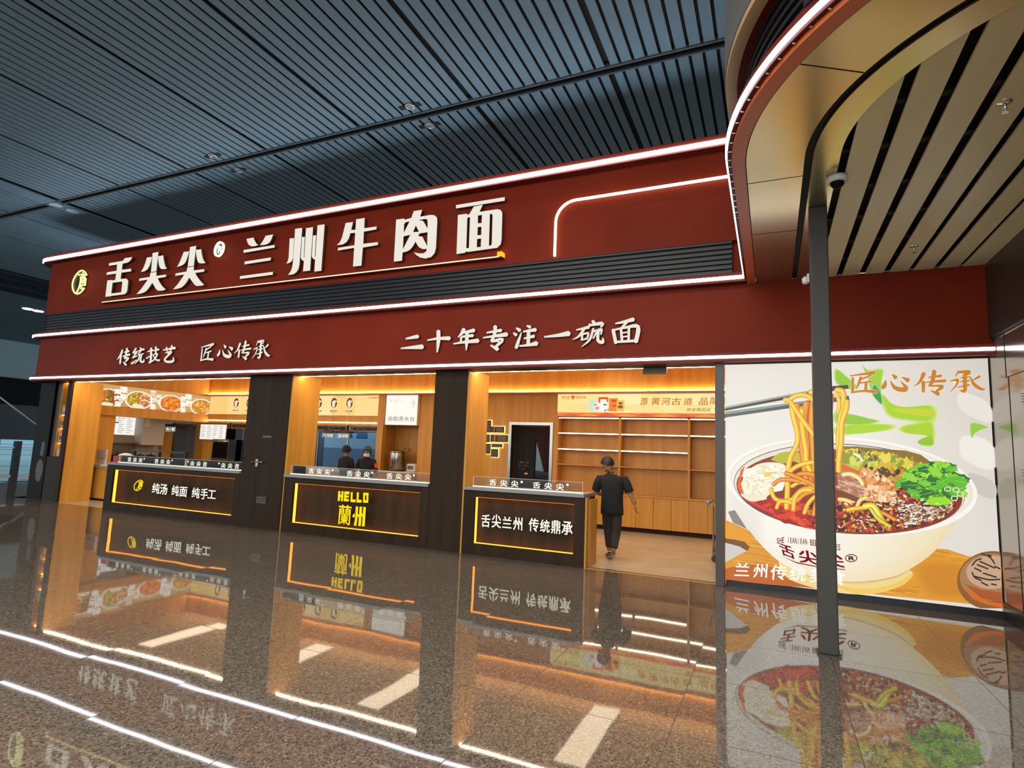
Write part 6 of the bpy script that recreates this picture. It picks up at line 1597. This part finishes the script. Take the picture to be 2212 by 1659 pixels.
# ---- two kitchen workers behind the middle counter
def worker(label, loc, yaw, hd_f, masked, capmat):
    C_ = (0, .02, 1.50)
    rw, lw = (.12, .28, 1.02), (-.16, .26, 1.0)
    bn = {'pel': (0, 0, .9, .125), 'wai': (0, 0, 1.03, .12), 'che': (0, 0, 1.22, .105), 'nb': (0, .0, 1.36, .058), 'nt': (0, .01, 1.42, .05), 'rs': (.165, 0, 1.26, .042), 're': (.25, .02, 1.08, .04), 'rw': (*rw, .028), 'ls': (-.165, 0, 1.26, .042), 'le': (-.26, .02, 1.08, .04), 'lw': (*lw, .028),
          'rh': (.085, 0, .84, .08), 'rk': (.09, .02, .47, .055), 'ra': (.09, -.01, .1, .04), 'lh': (-.085, 0, .84, .08), 'lk': (-.09, .02, .47, .055), 'la': (-.09, -.01, .1, .04)}
    tn = {'pel': (0, 0, .86, (.14, .115)), 'rh': (.085, 0, .76, .095), 'rk': (.09, .02, .47, .072), 'ra': (.09, 0, .1, .06), 'lh': (-.085, 0, .76, .095), 'lk': (-.09, .02, .47, .072), 'la': (-.09, 0, .1, .06)}
    f = Vector(hd_f).normalized(); r = f.cross(Vector((0, 0, 1)))
    sh = [shoe_form((x, -.06, 0), (x*1.1, .17, 0)) for x in (.09, -.09)]
    capm = cap_form(C_, hd_f, (0, 0, 1), 1.10, -.005)
    brim = skin_mesh({'a': (*(Vector(C_)+f*.07+Vector((0, 0, .045))), (.07, .012)), 'b': (*(Vector(C_)+f*.135+Vector((0, 0, .03))), (.055, .008))}, [('a', 'b')], 'a', 1)
    parts = [('body', M['skin'], [skin_mesh(bn, be, 'pel', 2), head(C_, hd_f, (0, 0, 1), .98)]+hand(rw, (-.3, .9, -.2), (0, .1, 1), .5)+hand(lw, (.3, .9, -.2), (0, .1, 1), .5)),
             ('hair', M['hair'], [cap_form(C_, hd_f, (0, 0, 1), 1.03, .02)]), ('cap', capmat, [capm]),
             ('shirt', M['shirt'], [loft([(.80, 0, 0, .158, .122), (.9, 0, 0, .16, .124), (1.02, 0, 0, .152, .118), (1.14, 0, 0, .165, .12), (1.22, 0, 0, .182, .12), (1.285, 0, 0, .186, .108), (1.325, 0, 0, .155, .09), (1.352, 0, 0, .10, .075), (1.375, 0, .002, .068, .064)]),
                 sleeve([(.11, 0, 1.29), (.17, 0, 1.285), (.215, .01, 1.18), (.25, .02, 1.08), (.19, .15, 1.05)], [.05, .068, .063, .056, .048]), sleeve([(-.11, 0, 1.29), (-.17, 0, 1.285), (-.215, .01, 1.18), (-.255, .02, 1.08), (-.21, .15, 1.04)], [.05, .068, .063, .056, .048])]),
             ('collar', M['trim'], [skin_mesh({'a': (0, 0, 1.372, .068), 'b': (0, .0, 1.387, .066)}, [('a', 'b')], 'a', 2)]),
             ('sleeve_trim', M['trim'], [skin_mesh({'a': (.235, .05, 1.073, .058), 'b': (.228, .062, 1.071, .058)}, [('a', 'b')], 'a', 1), skin_mesh({'a': (-.246, .045, 1.071, .058), 'b': (-.24, .057, 1.068, .058)}, [('a', 'b')], 'a', 1)]),
             ('trousers', M['jeans'], [skin_mesh(tn, te[:2]+[('rk', 'ra'), ('pel', 'lh'), ('lh', 'lk'), ('lk', 'la')], 'pel', 2)]),
             ('shoe', M['shirt'], [sh[0][0], sh[0][1]]), ('shoe', M['shirt'], [sh[1][0], sh[1][1]])]
    if masked:
        c = Vector(C_)
        mk = bmesh.new(); rows = []
        for i in range(6):
            z = -.105+.075*i/5; row = []
            for k in range(9):
                a = R(-78+156*k/8); q = .088+.02*math.sin(math.pi*i/5)*math.cos(a)
                row.append(mk.verts.new(c+f*(math.cos(a)*q+.012)+r*math.sin(a)*.074+Vector((0, 0, z))))
            rows.append(row)
        for p, q in zip(rows, rows[1:]):
            for k in range(8): mk.faces.new([p[k], p[k+1], q[k+1], q[k]])
        me = bpy.data.meshes.new('form'); mk.to_mesh(me); mk.free()
        parts.append(('face_mask', M['mask'], [me]))
        for s in (-1, 1):
            e = c+f*.092+r*s*.033+Vector((0, 0, .0))
            parts.append(('eye', M['hair'], [skin_mesh({'a': (*(e-r*.012), .006), 'b': (*(e+r*.012), .006)}, [('a', 'b')], 'a', 1)]))
    t, mw = person('person', label, loc, yaw, None, parts)
    return t, mw
worker('person in black shirt and dark cap standing with back turned at the kitchen window', (P2(749, 975, 11.6)[0], 11.6, 0), R(-8), (.1, 1, -.15), False, M['darkcap'])
wx = P2(794, 975, 11.45)[0]
t, mw = worker('person in black shirt, blue cap and white face mask facing the counter', (wx, 11.45, 0), R(196), (.0, 1, -.05), True, M['blue'])
# orange badge on the upper sleeve that faces the hall
b = B()
pts = [(math.cos(a*math.pi/6)*.05, math.sin(a*math.pi/6)*.06) for a in range(12)]
nrm = (mw.to_3x3() @ Vector((-.72, .69, .1))).normalized(); c = mw @ Vector((-.218, .012, 1.18))+nrm*.072; ux = nrm.cross(Vector((0, 0, 1))).normalized(); uz = ux.cross(nrm)
for k0, mi in ((0, 0),):
    b.face([c+ux*x+uz*z for x, z in pts]); b.face([c-nrm*.004+ux*x+uz*z for x, z in pts])
b.build('arm_badge', mat('orange_badge', '#f04a1c', .5), t)
